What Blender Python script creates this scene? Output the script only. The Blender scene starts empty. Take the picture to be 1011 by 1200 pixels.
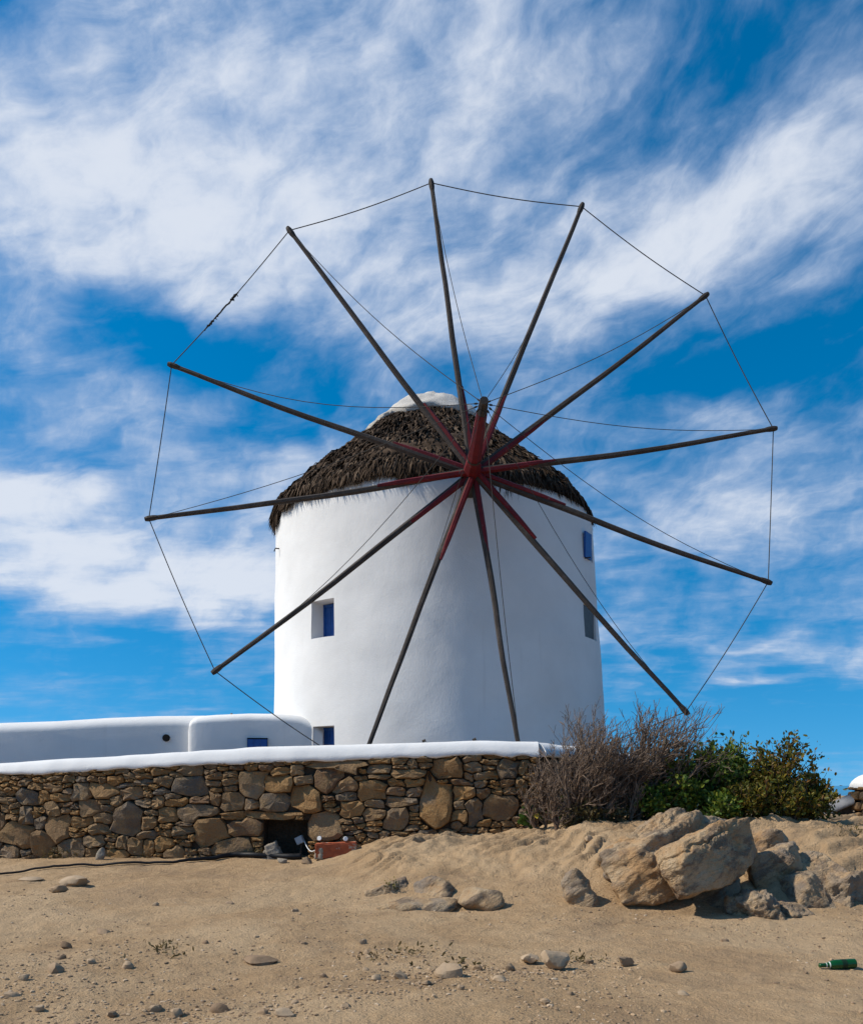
import bpy, bmesh, math, random
import numpy as np
from mathutils import Vector, noise as mnoise

random.seed(7)
rng = np.random.default_rng(7)
S = bpy.context.scene
COL = S.collection

# ------------------------------------------------------------------ camera
EYE = 1.25            # the photographer crouches
F = 1000.0            # focal length in photograph pixels (1011 wide)
HY = 920.0            # horizon row of the photograph
cam_d = bpy.data.cameras.new('camera')
cam = bpy.data.objects.new('camera', cam_d); COL.objects.link(cam)
cam_d.sensor_fit = 'HORIZONTAL'; cam_d.sensor_width = 36.0
cam_d.lens = 36.0 * F / 1011.0
cam_d.shift_y = (HY - 600.0) / 1011.0
cam_d.clip_end = 20000; cam_d.clip_start = 0.05
cam.location = (0, 0, EYE); cam.rotation_euler = (math.radians(90), 0, 0)
S.camera = cam

# ------------------------------------------------------------------ light
SUN_EL = math.radians(44)
SUN_AZ = math.radians(-95)         # from +Y (view direction) towards +X; so the sun stands to the left
sd = Vector((math.sin(SUN_AZ) * math.cos(SUN_EL), math.cos(SUN_AZ) * math.cos(SUN_EL), math.sin(SUN_EL)))
sun_d = bpy.data.lights.new('sun', 'SUN'); sun_d.energy = 5.0; sun_d.angle = math.radians(1.5)
sun_d.color = (1.0, 0.92, 0.79)
sun = bpy.data.objects.new('sun', sun_d); COL.objects.link(sun)
sun.rotation_euler = (-sd).to_track_quat('-Z', 'Y').to_euler()
sun.location = (-20, 10, 20)

S.view_settings.view_transform = 'Standard'
S.view_settings.look = 'None'
S.view_settings.exposure = 0.0
S.view_settings.gamma = 1.0

class NT:
    """tiny node-tree helper"""
    def __init__(s, tree):
        s.t = tree; s.n = tree.nodes; s.l = tree.links
    def new(s, typ, **kw):
        nd = s.n.new(typ)
        for k, v in kw.items(): setattr(nd, k, v)
        return nd
    def put(s, sock, v):
        if hasattr(v, 'is_output') or isinstance(v, bpy.types.NodeSocket): s.l.new(v, sock)
        else: sock.default_value = v
    def math(s, op, a, b=None, c=None, clamp=False):
        nd = s.new('ShaderNodeMath', operation=op); nd.use_clamp = clamp
        s.put(nd.inputs[0], a)
        if b is not None: s.put(nd.inputs[1], b)
        if c is not None: s.put(nd.inputs[2], c)
        return nd.outputs[0]
    def noise(s, vec, scale, detail=4, rough=0.55, dist=0.0, out='Fac'):
        nd = s.new('ShaderNodeTexNoise')
        s.put(nd.inputs['Vector'], vec)
        nd.inputs['Scale'].default_value = scale; nd.inputs['Detail'].default_value = detail
        nd.inputs['Roughness'].default_value = rough; nd.inputs['Distortion'].default_value = dist
        return nd.outputs[out]
    def ramp(s, fac, stops, interp='LINEAR'):
        nd = s.new('ShaderNodeValToRGB'); nd.color_ramp.interpolation = interp
        el = nd.color_ramp.elements
        while len(el) < len(stops): el.new(0.5)
        for e, (p, c) in zip(el, stops):
            e.position = p; e.color = (*c, 1) if len(c) == 3 else c
        s.put(nd.inputs['Fac'], fac)
        return nd.outputs['Color']
    def mix(s, fac, a, b, blend='MIX'):
        nd = s.new('ShaderNodeMix', data_type='RGBA', blend_type=blend)
        s.put(nd.inputs['Factor'], fac)
        s.put(nd.inputs[6], a if not isinstance(a, tuple) else (*a, 1)[:4])
        s.put(nd.inputs[7], b if not isinstance(b, tuple) else (*b, 1)[:4])
        return nd.outputs[2]
    def smooth(s, v, a, b):
        nd = s.new('ShaderNodeMapRange', interpolation_type='SMOOTHSTEP')
        s.put(nd.inputs['Value'], v); nd.inputs['From Min'].default_value = a; nd.inputs['From Max'].default_value = b
        return nd.outputs['Result']

# ------------------------------------------------------------------ sky: Nishita blue with cirrus and low cloud banks
W = bpy.data.worlds.new('World'); S.world = W; W.use_nodes = True
W.node_tree.nodes.clear()
w = NT(W.node_tree)
sky = w.new('ShaderNodeTexSky', sky_type='NISHITA'); sky.sun_disc = False
sky.sun_elevation = SUN_EL; sky.sun_rotation = SUN_AZ
sky.altitude = 200; sky.air_density = 1.0; sky.dust_density = 0.3; sky.ozone_density = 3.0
hs = w.new('ShaderNodeHueSaturation'); hs.inputs['Saturation'].default_value = 1.5; hs.inputs['Value'].default_value = 1.4
hs.inputs['Hue'].default_value = 0.492
w.l.new(sky.outputs[0], hs.inputs['Color'])
tc0 = w.new('ShaderNodeTexCoord'); sp0 = w.new('ShaderNodeSeparateXYZ'); w.l.new(tc0.outputs['Generated'], sp0.inputs[0])
cb0 = w.new('ShaderNodeCombineXYZ'); w.l.new(sp0.outputs[0], cb0.inputs[0]); w.l.new(sp0.outputs[1], cb0.inputs[1])
w.l.new(w.math('ADD', w.math('MULTIPLY', w.math('MAXIMUM', sp0.outputs[2], 0.0), 0.75), 0.17), cb0.inputs[2]); w.l.new(cb0.outputs[0], sky.inputs[0])
tc = w.new('ShaderNodeTexCoord')
sep = w.new('ShaderNodeSeparateXYZ'); w.l.new(tc.outputs['Generated'], sep.inputs[0])
DX, DY, DZ = sep.outputs
az = w.math('ARCTAN2', DX, DY)
el = w.math('ARCSINE', DZ)
# cloud-plane coordinates (flat layer overhead)
zc = w.math('MAXIMUM', w.math('ADD', DZ, 0.12), 0.03)
cu = w.math('DIVIDE', DX, zc); cv = w.math('DIVIDE', DY, zc)
cmb = w.new('ShaderNodeCombineXYZ'); w.l.new(cu, cmb.inputs[0]); w.l.new(cv, cmb.inputs[1])
mp = w.new('ShaderNodeMapping'); mp.inputs['Rotation'].default_value = (0, 0, math.radians(-28))
mp.inputs['Scale'].default_value = (0.75, 1.25, 1.0); mp.inputs['Location'].default_value = (3.1, 1.7, 0.4)
w.l.new(cmb.outputs[0], mp.inputs[0])
CV = mp.outputs[0]
big = w.noise(CV, 1.15, 6, 0.55, 0.25)
mid = w.noise(CV, 3.6, 7, 0.58, 0.1)
fine = w.noise(tc.outputs['Generated'], 14.0, 7, 0.6, 0.1)
def px_dir(px, py):
    x, z = (px - 505.5) / F, (HY - py) / F
    return math.atan2(x, 1.0), math.asin(z / math.sqrt(1 + x * x + z * z))
# where the large masses of the cloud field stand (centre px, half width, half height, tilt, weight)
BLOBS = [
    (150, 110, 210, 60, 20, .40), (420, 40, 230, 60, 22, .42), (60, 20, 120, 40, 10, .15), (230, 240, 220, 55, 14, .38),
    (330, 300, 300, 50, -12, .42), (850, 250, 190, 60, 6, .42), (560, 210, 200, 55, 10, .22), (950, 150, 120, 40, 15, .25),
    (100, 620, 260, 75, -3, .55), (230, 690, 260, 42, -6, .45), (330, 560, 90, 30, 15, .25), (900, 560, 160, 40, 8, .32),
    (880, 470, 130, 26, 8, .22), (850, 765, 190, 26, -4, .50), (840, 620, 150, 55, 0, .30), (700, 300, 160, 60, 0, .2),
    (40, 410, 70, 24, 0, .18), (160, 500, 120, 30, -30, .2), (250, 785, 60, 12, 0, .14), (560, 470, 170, 40, -10, .26),
    (850, 70, 170, 40, 20, -.22), (680, 110, 110, 24, 18, -.10), (610, 30, 120, 50, 20, .34), (50, 300, 150, 40, 5, .30), (620, 340, 200, 60, 0, .22), (420, 180, 160, 60, 15, .2), (840, 420, 170, 48, -8, -.42), (120, 340, 110, 26, -8, -.24),
    (270, 430, 130, 34, -12, -.42), (480, 140, 60, 40, 30, -.12), (210, 230, 40, 28, 20, -.14), (300, 780, 420, 45, 0, -.30),
    (950, 860, 420, 45, 0, -.5), (100, 560, 110, 18, -10, -.3), (740, 540, 90, 26, 0, -.12), (20, 30, 30, 30, 0, -.16)]
wn1 = w.noise(CV, 2.2, 4, 0.5, 0.1); wn2 = w.noise(tc.outputs['Generated'], 7.0, 4, 0.5, 0.1)
az = w.math('ADD', az, w.math('MULTIPLY', w.math('SUBTRACT', wn2, 0.5), 0.16))
el = w.math('ADD', el, w.math('MULTIPLY', w.math('SUBTRACT', wn1, 0.5), 0.12))
cov = None
for (px, py, hw, hh, tilt, wt) in BLOBS:
    a0, e0 = px_dir(px, py)
    c, s_ = math.cos(math.radians(tilt)), math.sin(math.radians(tilt))
    da = w.math('SUBTRACT', az, a0); de = w.math('SUBTRACT', el, e0)
    u = w.math('ADD', w.math('MULTIPLY', da, c * F / hw), w.math('MULTIPLY', de, s_ * F / hw))
    v = w.math('SUBTRACT', w.math('MULTIPLY', de, c * F / hh), w.math('MULTIPLY', da, s_ * F / hh))
    q = w.math('ADD', w.math('MULTIPLY', u, u), w.math('MULTIPLY', v, v))
    g = w.math('MULTIPLY', w.math('EXPONENT', w.math('MULTIPLY', q, -0.9)), wt)
    cov = g if cov is None else w.math('ADD', cov, g)
# wispy streaks drawn out along the wind
sv = w.new('ShaderNodeCombineXYZ')
ca_, sa_ = math.cos(math.radians(24)), math.sin(math.radians(24))
w.l.new(w.math('MULTIPLY', w.math('ADD', w.math('MULTIPLY', az, ca_), w.math('MULTIPLY', el, sa_)), 3.0), sv.inputs[0])
w.l.new(w.math('MULTIPLY', w.math('SUBTRACT', w.math('MULTIPLY', el, ca_), w.math('MULTIPLY', az, sa_)), 7.5), sv.inputs[1])
streak = w.noise(sv.outputs[0], 2.6, 8, 0.6, 0.15)
puff = w.noise(tc.outputs['Generated'], 24.0, 6, 0.6, 0.3)
dens = w.math('MULTIPLY', cov, 0.80)
for nz_, amp_ in ((big, 0.55), (mid, 0.60), (streak, 1.15), (fine, 0.50), (puff, 0.24)):
    dens = w.math('ADD', dens, w.math('MULTIPLY', w.math('SUBTRACT', nz_, 0.5), amp_))
mask = w.math('MULTIPLY', w.smooth(dens, -0.26, 0.68), 0.92)
shade = w.smooth(w.math('ADD', dens, w.math('MULTIPLY', w.math('SUBTRACT', mid, 0.5), 0.5)), 0.0, 0.75)
ccol = w.mix(shade, (4.2, 5.4, 7.6), (7.6, 8.1, 9.0))
skyc = w.mix(mask, hs.outputs[0], ccol)
bg = w.new('ShaderNodeBackground'); w.l.new(skyc, bg.inputs[0]); bg.inputs[1].default_value = 0.1
wo = w.new('ShaderNodeOutputWorld'); w.l.new(bg.outputs[0], wo.inputs[0])

# ------------------------------------------------------------------ pixel / noise helpers
def P(px, py, d):
    return np.array(((px - 505.5) * d / F, d, EYE + (HY - py) * d / F))

def _hash(ix, iy, iz, seed):
    h = (ix.astype(np.int64) * 374761393 + iy.astype(np.int64) * 668265263 + iz.astype(np.int64) * 2147483647 + seed * 974634777) & 0xffffffff
    h = ((h ^ (h >> 13)) * 1274126177) & 0xffffffff
    h = ((h ^ (h >> 16)) * 2246822519) & 0xffffffff
    return ((h ^ (h >> 15)) & 0xffff) / 65535.0
def vnoise(p, seed=0):
    p = np.asarray(p, float); i = np.floor(p).astype(np.int64); f = p - i
    f = f * f * f * (f * (f * 6 - 15) + 10)
    x, y, z = i[..., 0], i[..., 1], i[..., 2]; fx, fy, fz = f[..., 0], f[..., 1], f[..., 2]
    r = 0
    for a in (0, 1):
        for b in (0, 1):
            for c in (0, 1):
                r = r + _hash(x + a, y + b, z + c, seed) * (fx if a else 1 - fx) * (fy if b else 1 - fy) * (fz if c else 1 - fz)
    return r * 2 - 1
def fbm(p, octv=4, seed=0, gain=0.5):
    p = np.asarray(p, float); r = 0; a = 1.0
    for k in range(octv):
        r = r + a * vnoise(p * 2.0 ** k + 17.3 * k, seed + k); a *= gain
    return r
def sstep(a, b, x):
    t = np.clip((np.asarray(x, float) - a) / (b - a), 0, 1); return t * t * (3 - 2 * t)

# ------------------------------------------------------------------ object helpers
WO = {}
def props(o, label=None, cat=None, group=None, kind=None):
    if label: o['label'] = label
    if cat: o['category'] = cat
    if group: o['group'] = group
    if kind: o['kind'] = kind
    return o
def thing(name, loc, label, cat, group=None):
    o = bpy.data.objects.new(name, None); COL.objects.link(o)
    o.empty_display_size = 0.2; o.location = loc; WO[o] = Vector(loc)
    return props(o, label, cat, group)
def obj(name, verts, faces, mat, parent=None, smooth=False, origin=None, sharp=None):
    v = np.asarray(verts, float)
    if origin is None:
        lo, hi = v.min(0), v.max(0)
        origin = ((lo[0] + hi[0]) / 2, (lo[1] + hi[1]) / 2, lo[2])
    og = np.asarray(origin, float)
    me = bpy.data.meshes.new(name)
    me.from_pydata((v - og).tolist(), [], faces if isinstance(faces, list) else faces.tolist())
    me.materials.append(mat)
    if smooth:
        me.polygons.foreach_set('use_smooth', [True] * len(me.polygons))
        if sharp: me.set_sharp_from_angle(angle=math.radians(sharp))
    o = bpy.data.objects.new(name, me); COL.objects.link(o)
    WO[o] = Vector(og)
    if parent is not None:
        o.parent = parent; o.location = Vector(og) - WO[parent]
    else:
        o.location = Vector(og)
    return o

class MB:
    def __init__(s): s.v = []; s.f = []; s.n = 0
    def add(s, v, f):
        v = np.asarray(v, float); s.v.append(v)
        k = s.n; s.f.extend([tuple(i + k for i in q) for q in f]); s.n += len(v); return s
    def box(s, lo, hi):
        (a, b, c), (d, e, f) = lo, hi
        v = [(a, b, c), (d, b, c), (d, e, c), (a, e, c), (a, b, f), (d, b, f), (d, e, f), (a, e, f)]
        return s.add(v, [(0, 3, 2, 1), (4, 5, 6, 7), (0, 1, 5, 4), (1, 2, 6, 5), (2, 3, 7, 6), (3, 0, 4, 7)])
    def obox(s, c, ax, ay, az_, hx, hy, hz):
        c, ax, ay, az_ = (np.asarray(q, float) for q in (c, ax, ay, az_))
        v = [c + sx * hx * ax + sy * hy * ay + sz * hz * az_ for sz in (-1, 1) for sx, sy in ((-1, -1), (1, -1), (1, 1), (-1, 1))]
        return s.add(v, [(0, 3, 2, 1), (4, 5, 6, 7), (0, 1, 5, 4), (1, 2, 6, 5), (2, 3, 7, 6), (3, 0, 4, 7)])
    def tube(s, pts, rad, sides=6, cap=True, rot=0.0, flat=1.0):
        pts = np.asarray(pts, float); n = len(pts)
        rad = np.broadcast_to(np.asarray(rad, float), (n,))
        t = np.gradient(pts, axis=0); t /= np.linalg.norm(t, axis=1)[:, None] + 1e-12
        up = np.array((0, 0, 1.0)) if abs(t[0][2]) < 0.9 else np.array((1.0, 0, 0))
        a = np.cross(t, up); a /= np.linalg.norm(a, axis=1)[:, None] + 1e-12
        b = np.cross(t, a)
        ang = rot + np.arange(sides) * 2 * math.pi / sides
        v = pts[:, None, :] + rad[:, None, None] * (np.cos(ang)[None, :, None] * a[:, None, :] + flat * np.sin(ang)[None, :, None] * b[:, None, :])
        f = [(i * sides + j, i * sides + (j + 1) % sides, (i + 1) * sides + (j + 1) % sides, (i + 1) * sides + j)
             for i in range(n - 1) for j in range(sides)]
        if cap:
            f.append(tuple(range(sides - 1, -1, -1))); f.append(tuple((n - 1) * sides + j for j in range(sides)))
        return s.add(v.reshape(-1, 3), f)
    def build(s, name, mat, parent=None, smooth=False, origin=None, sharp=None):
        return obj(name, np.concatenate(s.v), s.f, mat, parent, smooth, origin, sharp)

# ------------------------------------------------------------------ materials
def material(name):
    m = bpy.data.materials.new(name); m.use_nodes = True
    m.node_tree.nodes.clear(); t = NT(m.node_tree)
    b = t.new('ShaderNodeBsdfPrincipled'); o = t.new('ShaderNodeOutputMaterial'); t.l.new(b.outputs[0], o.inputs[0])
    b.inputs['Roughness'].default_value = 0.85; b.inputs['Specular IOR Level'].default_value = 0.25
    t.b = b
    geo = t.new('ShaderNodeNewGeometry'); t.geo = geo; t.pos = geo.outputs['Position']
    t.rpi = geo.outputs['Random Per Island']
    oi = t.new('ShaderNodeObjectInfo'); t.rnd = oi.outputs['Random']
    return m, t
def bump(t, h, strength=0.5, dist=0.02):
    bp = t.new('ShaderNodeBump'); bp.inputs['Strength'].default_value = strength; bp.inputs['Distance'].default_value = dist
    t.put(bp.inputs['Height'], h); t.l.new(bp.outputs[0], t.b.inputs['Normal'])

M = {}
def plaster():
    m, t = material('whitewash')
    n1 = t.noise(t.pos, 0.9, 5, 0.6); n2 = t.noise(t.pos, 9.0, 5, 0.6)
    mpn = t.new('ShaderNodeMapping'); mpn.inputs['Scale'].default_value = (2.6, 2.6, 0.18); t.l.new(t.pos, mpn.inputs[0])
    st = t.noise(mpn.outputs[0], 1.6, 5, 0.65)
    base = t.ramp(n1, [(0.3, (0.65, 0.645, 0.63)), (0.7, (0.745, 0.74, 0.725))])
    base = t.mix(t.smooth(st, 0.60, 0.80), base, (0.62, 0.61, 0.59))
    base = t.mix(t.smooth(n2, 0.66, 0.86), base, (0.58, 0.57, 0.54))
    t.l.new(base, t.b.inputs['Base Color'])
    h = t.math('ADD', t.math('MULTIPLY', t.noise(t.pos, 2.5, 4), 1.0), t.math('MULTIPLY', t.noise(t.pos, 40, 4), 0.22))
    bump(t, h, 0.32, 0.03)
    M['white'] = m
plaster()
def simple(name, c1, c2, scale=6.0, rough=0.8, bs=0.3, bd=0.01, island=0.0, objr=0.0, spec=0.25):
    m, t = material(name)
    f = t.noise(t.pos, scale, 6, 0.62)
    if island: f = t.math('ADD', t.math('MULTIPLY', f, 1 - island), t.math('MULTIPLY', t.rpi, island))
    if objr: f = t.math('ADD', t.math('MULTIPLY', f, 1 - objr), t.math('MULTIPLY', t.rnd, objr))
    t.l.new(t.ramp(f, [(0.25, c1), (0.75, c2)]), t.b.inputs['Base Color'])
    t.b.inputs['Roughness'].default_value = rough; t.b.inputs['Specular IOR Level'].default_value = spec
    if bs: bump(t, t.noise(t.pos, scale * 6, 5, 0.65), bs, bd)
    M[name] = m
    return m, t
simple('blue', (0.010, 0.060, 0.24), (0.018, 0.10, 0.36), 14, 0.45, 0.2, 0.004, spec=0.4)
simple('dark', (0.006, 0.006, 0.006), (0.015, 0.014, 0.013), 8, 0.9, 0)
simple('rope', (0.035, 0.032, 0.03), (0.075, 0.068, 0.06), 30, 0.9, 0)
simple('rag', (0.015, 0.013, 0.012), (0.05, 0.045, 0.04), 30, 0.95, 0)
simple('iron', (0.02, 0.018, 0.016), (0.06, 0.045, 0.035), 20, 0.7, 0.3)
simple('hose', (0.006, 0.006, 0.007), (0.014, 0.014, 0.015), 20, 0.5, 0.1)
simple('concrete', (0.20, 0.165, 0.125), (0.36, 0.305, 0.235), 25, 0.95, 0.6, 0.01)
simple('reveal_shade', (0.08, 0.095, 0.10), (0.13, 0.15, 0.155), 12, 0.7, 0.2)  # shade of the lower right window's reveal, put into a panel colour
simple('coping_shade', (0.15, 0.155, 0.165), (0.22, 0.225, 0.235), 6, 0.95, 0.4, 0.02)  # bush's shade on the ramp wall coping, put into its grey
simple('plastic_white', (0.62, 0.62, 0.60), (0.75, 0.75, 0.73), 20, 0.4, 0)
simple('plastic_grey', (0.26, 0.29, 0.31), (0.36, 0.39, 0.41), 20, 0.5, 0)
simple('cloth', (0.40, 0.375, 0.335), (0.56, 0.53, 0.485), 5, 0.9, 0.5, 0.03)
def wood():
    m, t = material('weathered_wood')
    n = t.noise(t.pos, 3.0, 6, 0.65); n2 = t.noise(t.pos, 22, 6, 0.7)
    c = t.ramp(t.math('ADD', t.math('MULTIPLY', n, 0.6), t.math('MULTIPLY', n2, 0.4)), [(0.3, (0.022, 0.018, 0.016)), (0.55, (0.055, 0.045, 0.039)), (0.78, (0.13, 0.11, 0.095))])
    t.l.new(c, t.b.inputs['Base Color']); bump(t, n2, 0.6, 0.01); M['wood'] = m
    m, t = material('red_paint')
    n = t.noise(t.pos, 5.0, 6, 0.7); n2 = t.noise(t.pos, 26, 6, 0.7)
    c = t.ramp(n, [(0.3, (0.060, 0.005, 0.007)), (0.7, (0.17, 0.009, 0.012))])
    chip = t.smooth(t.math('ADD', n, t.math('MULTIPLY', n2, 0.6)), 0.93, 1.0)
    c = t.mix(chip, c, (0.10, 0.08, 0.07))
    t.l.new(c, t.b.inputs['Base Color']); t.b.inputs['Roughness'].default_value = 0.6; bump(t, n2, 0.4, 0.008); M['red'] = m
    m, t = material('thatch_reed')
    n = t.noise(t.pos, 1.6, 5, 0.65)
    f = t.math('ADD', t.math('MULTIPLY', n, 0.55), t.math('MULTIPLY', t.rpi, 0.5))
    c = t.ramp(f, [(0.22, (0.010, 0.007, 0.005)), (0.48, (0.040, 0.026, 0.017)), (0.68, (0.090, 0.061, 0.041)), (0.9, (0.22, 0.16, 0.11))])
    t.l.new(c, t.b.inputs['Base Color']); t.b.inputs['Roughness'].default_value = 0.95; t.b.inputs['Specular IOR Level'].default_value = 0.1; M['thatch'] = m
wood()
def stones():
    m, t = material('wall_stone')
    n = t.noise(t.pos, 7.0, 6, 0.65); n2 = t.noise(t.pos, 35, 6, 0.7); n3 = t.noise(t.pos, 2.2, 3, 0.5)
    base = t.ramp(t.rnd, [(0.0, (0.192, 0.110, 0.049)), (0.2, (0.311, 0.171, 0.062)), (0.36, (0.174, 0.118, 0.070)), (0.5, (0.265, 0.154, 0.067)),
                          (0.62, (0.119, 0.101, 0.083)), (0.74, (0.246, 0.162, 0.087)), (0.86, (0.155, 0.088, 0.049)), (1.0, (0.292, 0.193, 0.103))])
    c = t.mix(t.smooth(n, 0.40, 0.66), base, t.mix(0.6, base, (0.33, 0.205, 0.09)))
    c = t.mix(t.math('MULTIPLY', t.smooth(n2, 0.52, 0.74), 0.55), c, (0.085, 0.07, 0.058))
    c = t.mix(t.math('MULTIPLY', t.smooth(n3, 0.58, 0.72), 0.35), c, (0.25, 0.22, 0.18))
    t.l.new(c, t.b.inputs['Base Color'])
    bump(t, t.math('ADD', n, t.math('MULTIPLY', n2, 0.7)), 1.0, 0.035); M['stone'] = m
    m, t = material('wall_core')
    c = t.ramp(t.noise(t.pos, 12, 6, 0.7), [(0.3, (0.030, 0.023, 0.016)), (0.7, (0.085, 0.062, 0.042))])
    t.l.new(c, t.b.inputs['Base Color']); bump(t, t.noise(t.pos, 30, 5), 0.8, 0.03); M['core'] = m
    # granite boulders, warm with dark lichen streaks
    m, t = material('granite')
    vr = t.new('ShaderNodeVectorRotate', rotation_type='EULER_XYZ'); vr.inputs['Rotation'].default_value = (0.25, math.radians(32), 0.2); t.l.new(t.pos, vr.inputs['Vector'])
    mpn = t.new('ShaderNodeMapping'); mpn.inputs['Scale'].default_value = (1.0, 1.2, 3.2); t.l.new(vr.outputs[0], mpn.inputs[0])
    st = t.noise(mpn.outputs[0], 2.4, 6, 0.68); n = t.noise(t.pos, 3.0, 6, 0.65); sp = t.noise(t.pos, 60, 4, 0.75)
    c = t.ramp(n, [(0.3, (0.38, 0.215, 0.095)), (0.5, (0.46, 0.315, 0.175)), (0.7, (0.52, 0.40, 0.26))])
    c = t.mix(t.math('MULTIPLY', t.smooth(st, 0.49, 0.60), 0.75), c, (0.13, 0.092, 0.066))
    c = t.mix(t.math('MULTIPLY', t.smooth(sp, 0.54, 0.66), 0.5), c, (0.10, 0.075, 0.055))
    c = t.mix(t.math('MULTIPLY', t.smooth(sp, 0.46, 0.36), 0.4), c, (0.50, 0.42, 0.32))
    c = t.mix(t.math('MULTIPLY', t.rnd, 0.22), c, (0.26, 0.21, 0.165))
    gp_ = t.noise(t.pos, 1.3, 5, 0.6, 0.5)
    c = t.mix(t.math('MULTIPLY', t.smooth(gp_, 0.50, 0.60), 0.6), c, (0.27, 0.225, 0.18))
    c = t.mix(t.math('MULTIPLY', t.smooth(gp_, 0.44, 0.34), 0.6), c, (0.46, 0.26, 0.11))
    t.l.new(c, t.b.inputs['Base Color'])
    h = t.math('ADD', t.math('MULTIPLY', st, 1.6), t.math('ADD', n, t.math('MULTIPLY', sp, 0.35)))
    bump(t, h, 1.0, 0.07); M['granite'] = m
    m, t = material('loose_stone')
    f = t.math('ADD', t.math('MULTIPLY', t.rnd, 0.55), t.math('MULTIPLY', t.noise(t.pos, 18, 6, 0.7), 0.45))
    t.l.new(t.ramp(f, [(0.2, (0.19, 0.125, 0.075)), (0.5, (0.30, 0.21, 0.13)), (0.8, (0.39, 0.29, 0.19))]), t.b.inputs['Base Color'])
    bump(t, t.noise(t.pos, 60, 5, 0.7), 0.7, 0.008); M['loose'] = m
    m, t = material('gravel')
    f = t.math('ADD', t.math('MULTIPLY', t.rpi, 0.75), t.math('MULTIPLY', t.noise(t.pos, 3, 3), 0.25))
    t.l.new(t.ramp(f, [(0.1, (0.17, 0.115, 0.07)), (0.45, (0.29, 0.20, 0.122)), (0.75, (0.40, 0.285, 0.175)), (0.95, (0.50, 0.41, 0.31))]), t.b.inputs['Base Color']); M['gravel'] = m
    # sandy ground
    m, t = material('sandy_earth')
    n = t.noise(t.pos, 0.8, 6, 0.6); n2 = t.noise(t.pos, 7, 6, 0.68); n3 = t.noise(t.pos, 55, 5, 0.7)
    c = t.ramp(t.math('ADD', t.math('MULTIPLY', n, 0.6), t.math('MULTIPLY', n2, 0.4)), [(0.3, (0.31, 0.200, 0.108)), (0.5, (0.42, 0.283, 0.158)), (0.68, (0.51, 0.36, 0.215))])
    c = t.mix(t.math('MULTIPLY', t.smooth(n3, 0.56, 0.70), 0.55), c, (0.15, 0.105, 0.068))
    c = t.mix(t.math('MULTIPLY', t.smooth(n3, 0.44, 0.33), 0.35), c, (0.52, 0.40, 0.27))
    c = t.mix(t.math('MULTIPLY', t.smooth(t.noise(t.pos, 2.3, 6, 0.72), 0.52, 0.68), 0.42), c, (0.21, 0.143, 0.09))
    c = t.mix(t.math('MULTIPLY', t.smooth(t.noise(t.pos, 120, 3, 0.7), 0.58, 0.68), 0.45), c, (0.12, 0.085, 0.056))
    pk = t.noise(t.pos, 0.45, 5, 0.6, 0.6)
    c = t.mix(t.math('MULTIPLY', t.smooth(pk, 0.46, 0.62), 0.5), c, (0.50, 0.365, 0.225))
    c = t.mix(t.math('MULTIPLY', t.smooth(pk, 0.47, 0.36), 0.40), c, (0.26, 0.185, 0.12))
    t.l.new(c, t.b.inputs['Base Color']); t.b.inputs['Roughness'].default_value = 0.95; t.b.inputs['Specular IOR Level'].default_value = 0.1
    bump(t, t.math('ADD', t.math('MULTIPLY', n2, 1.6), t.math('ADD', n3, t.math('MULTIPLY', t.noise(t.pos, 20, 5, 0.7), 1.0))), 0.9, 0.03); M['sand'] = m
stones()
def brickmat():
    m, t = material('terracotta')
    n = t.noise(t.pos, 14, 6, 0.7); n2 = t.noise(t.pos, 6, 5, 0.7)
    c = t.ramp(n, [(0.3, (0.26, 0.062, 0.028)), (0.7, (0.42, 0.11, 0.045))])
    c = t.mix(t.smooth(n2, 0.56, 0.62), c, (0.40, 0.34, 0.26))
    t.l.new(c, t.b.inputs['Base Color']); bump(t, n, 0.7, 0.015); M['brick'] = m
    m, t = material('bottle_glass')
    t.b.inputs['Base Color'].default_value = (0.001, 0.055, 0.008, 1); t.b.inputs['Roughness'].default_value = 0.22
    t.b.inputs['Transmission Weight'].default_value = 0.0; t.b.inputs['IOR'].default_value = 1.5; t.b.inputs['Specular IOR Level'].default_value = 0.5; M['glass'] = m
    simple('label_green', (0.004, 0.02, 0.008), (0.008, 0.03, 0.012), 40, 0.5, 0)
    simple('foil', (0.45, 0.5, 0.44), (0.6, 0.63, 0.58), 40, 0.4, 0)
brickmat()
def leafmat(name, cols, rough=0.5):
    m, t = material(name)
    f = t.math('ADD', t.math('MULTIPLY', t.rpi, 0.72), t.math('MULTIPLY', t.noise(t.pos, 2.5, 3), 0.28))
    k = len(cols)
    t.l.new(t.ramp(f, [(0.15 + 0.7 * i / (k - 1), c) for i, c in enumerate(cols)]), t.b.inputs['Base Color'])
    t.b.inputs['Roughness'].default_value = rough
    tr = t.new('ShaderNodeBsdfTranslucent'); t.l.new(t.b.inputs['Base Color'].links[0].from_socket, tr.inputs[0])
    mx = t.new('ShaderNodeMixShader'); mx.inputs[0].default_value = 0.25
    t.l.new(t.b.outputs[0], mx.inputs[1]); t.l.new(tr.outputs[0], mx.inputs[2])
    out = [n for n in t.n if n.type == 'OUTPUT_MATERIAL'][0]; t.l.new(mx.outputs[0], out.inputs[0]); M[name] = m
leafmat('leaf_green', [(0.028, 0.062, 0.012), (0.075, 0.135, 0.016), (0.20, 0.21, 0.025)])
leafmat('leaf_olive', [(0.035, 0.05, 0.010), (0.11, 0.11, 0.014), (0.20, 0.16, 0.02), (0.15, 0.075, 0.02)])
leafmat('leaf_fresh', [(0.035, 0.085, 0.016), (0.075, 0.14, 0.03)])
leafmat('leaf_yellow', [(0.42, 0.32, 0.02), (0.5, 0.38, 0.03)])
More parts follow.
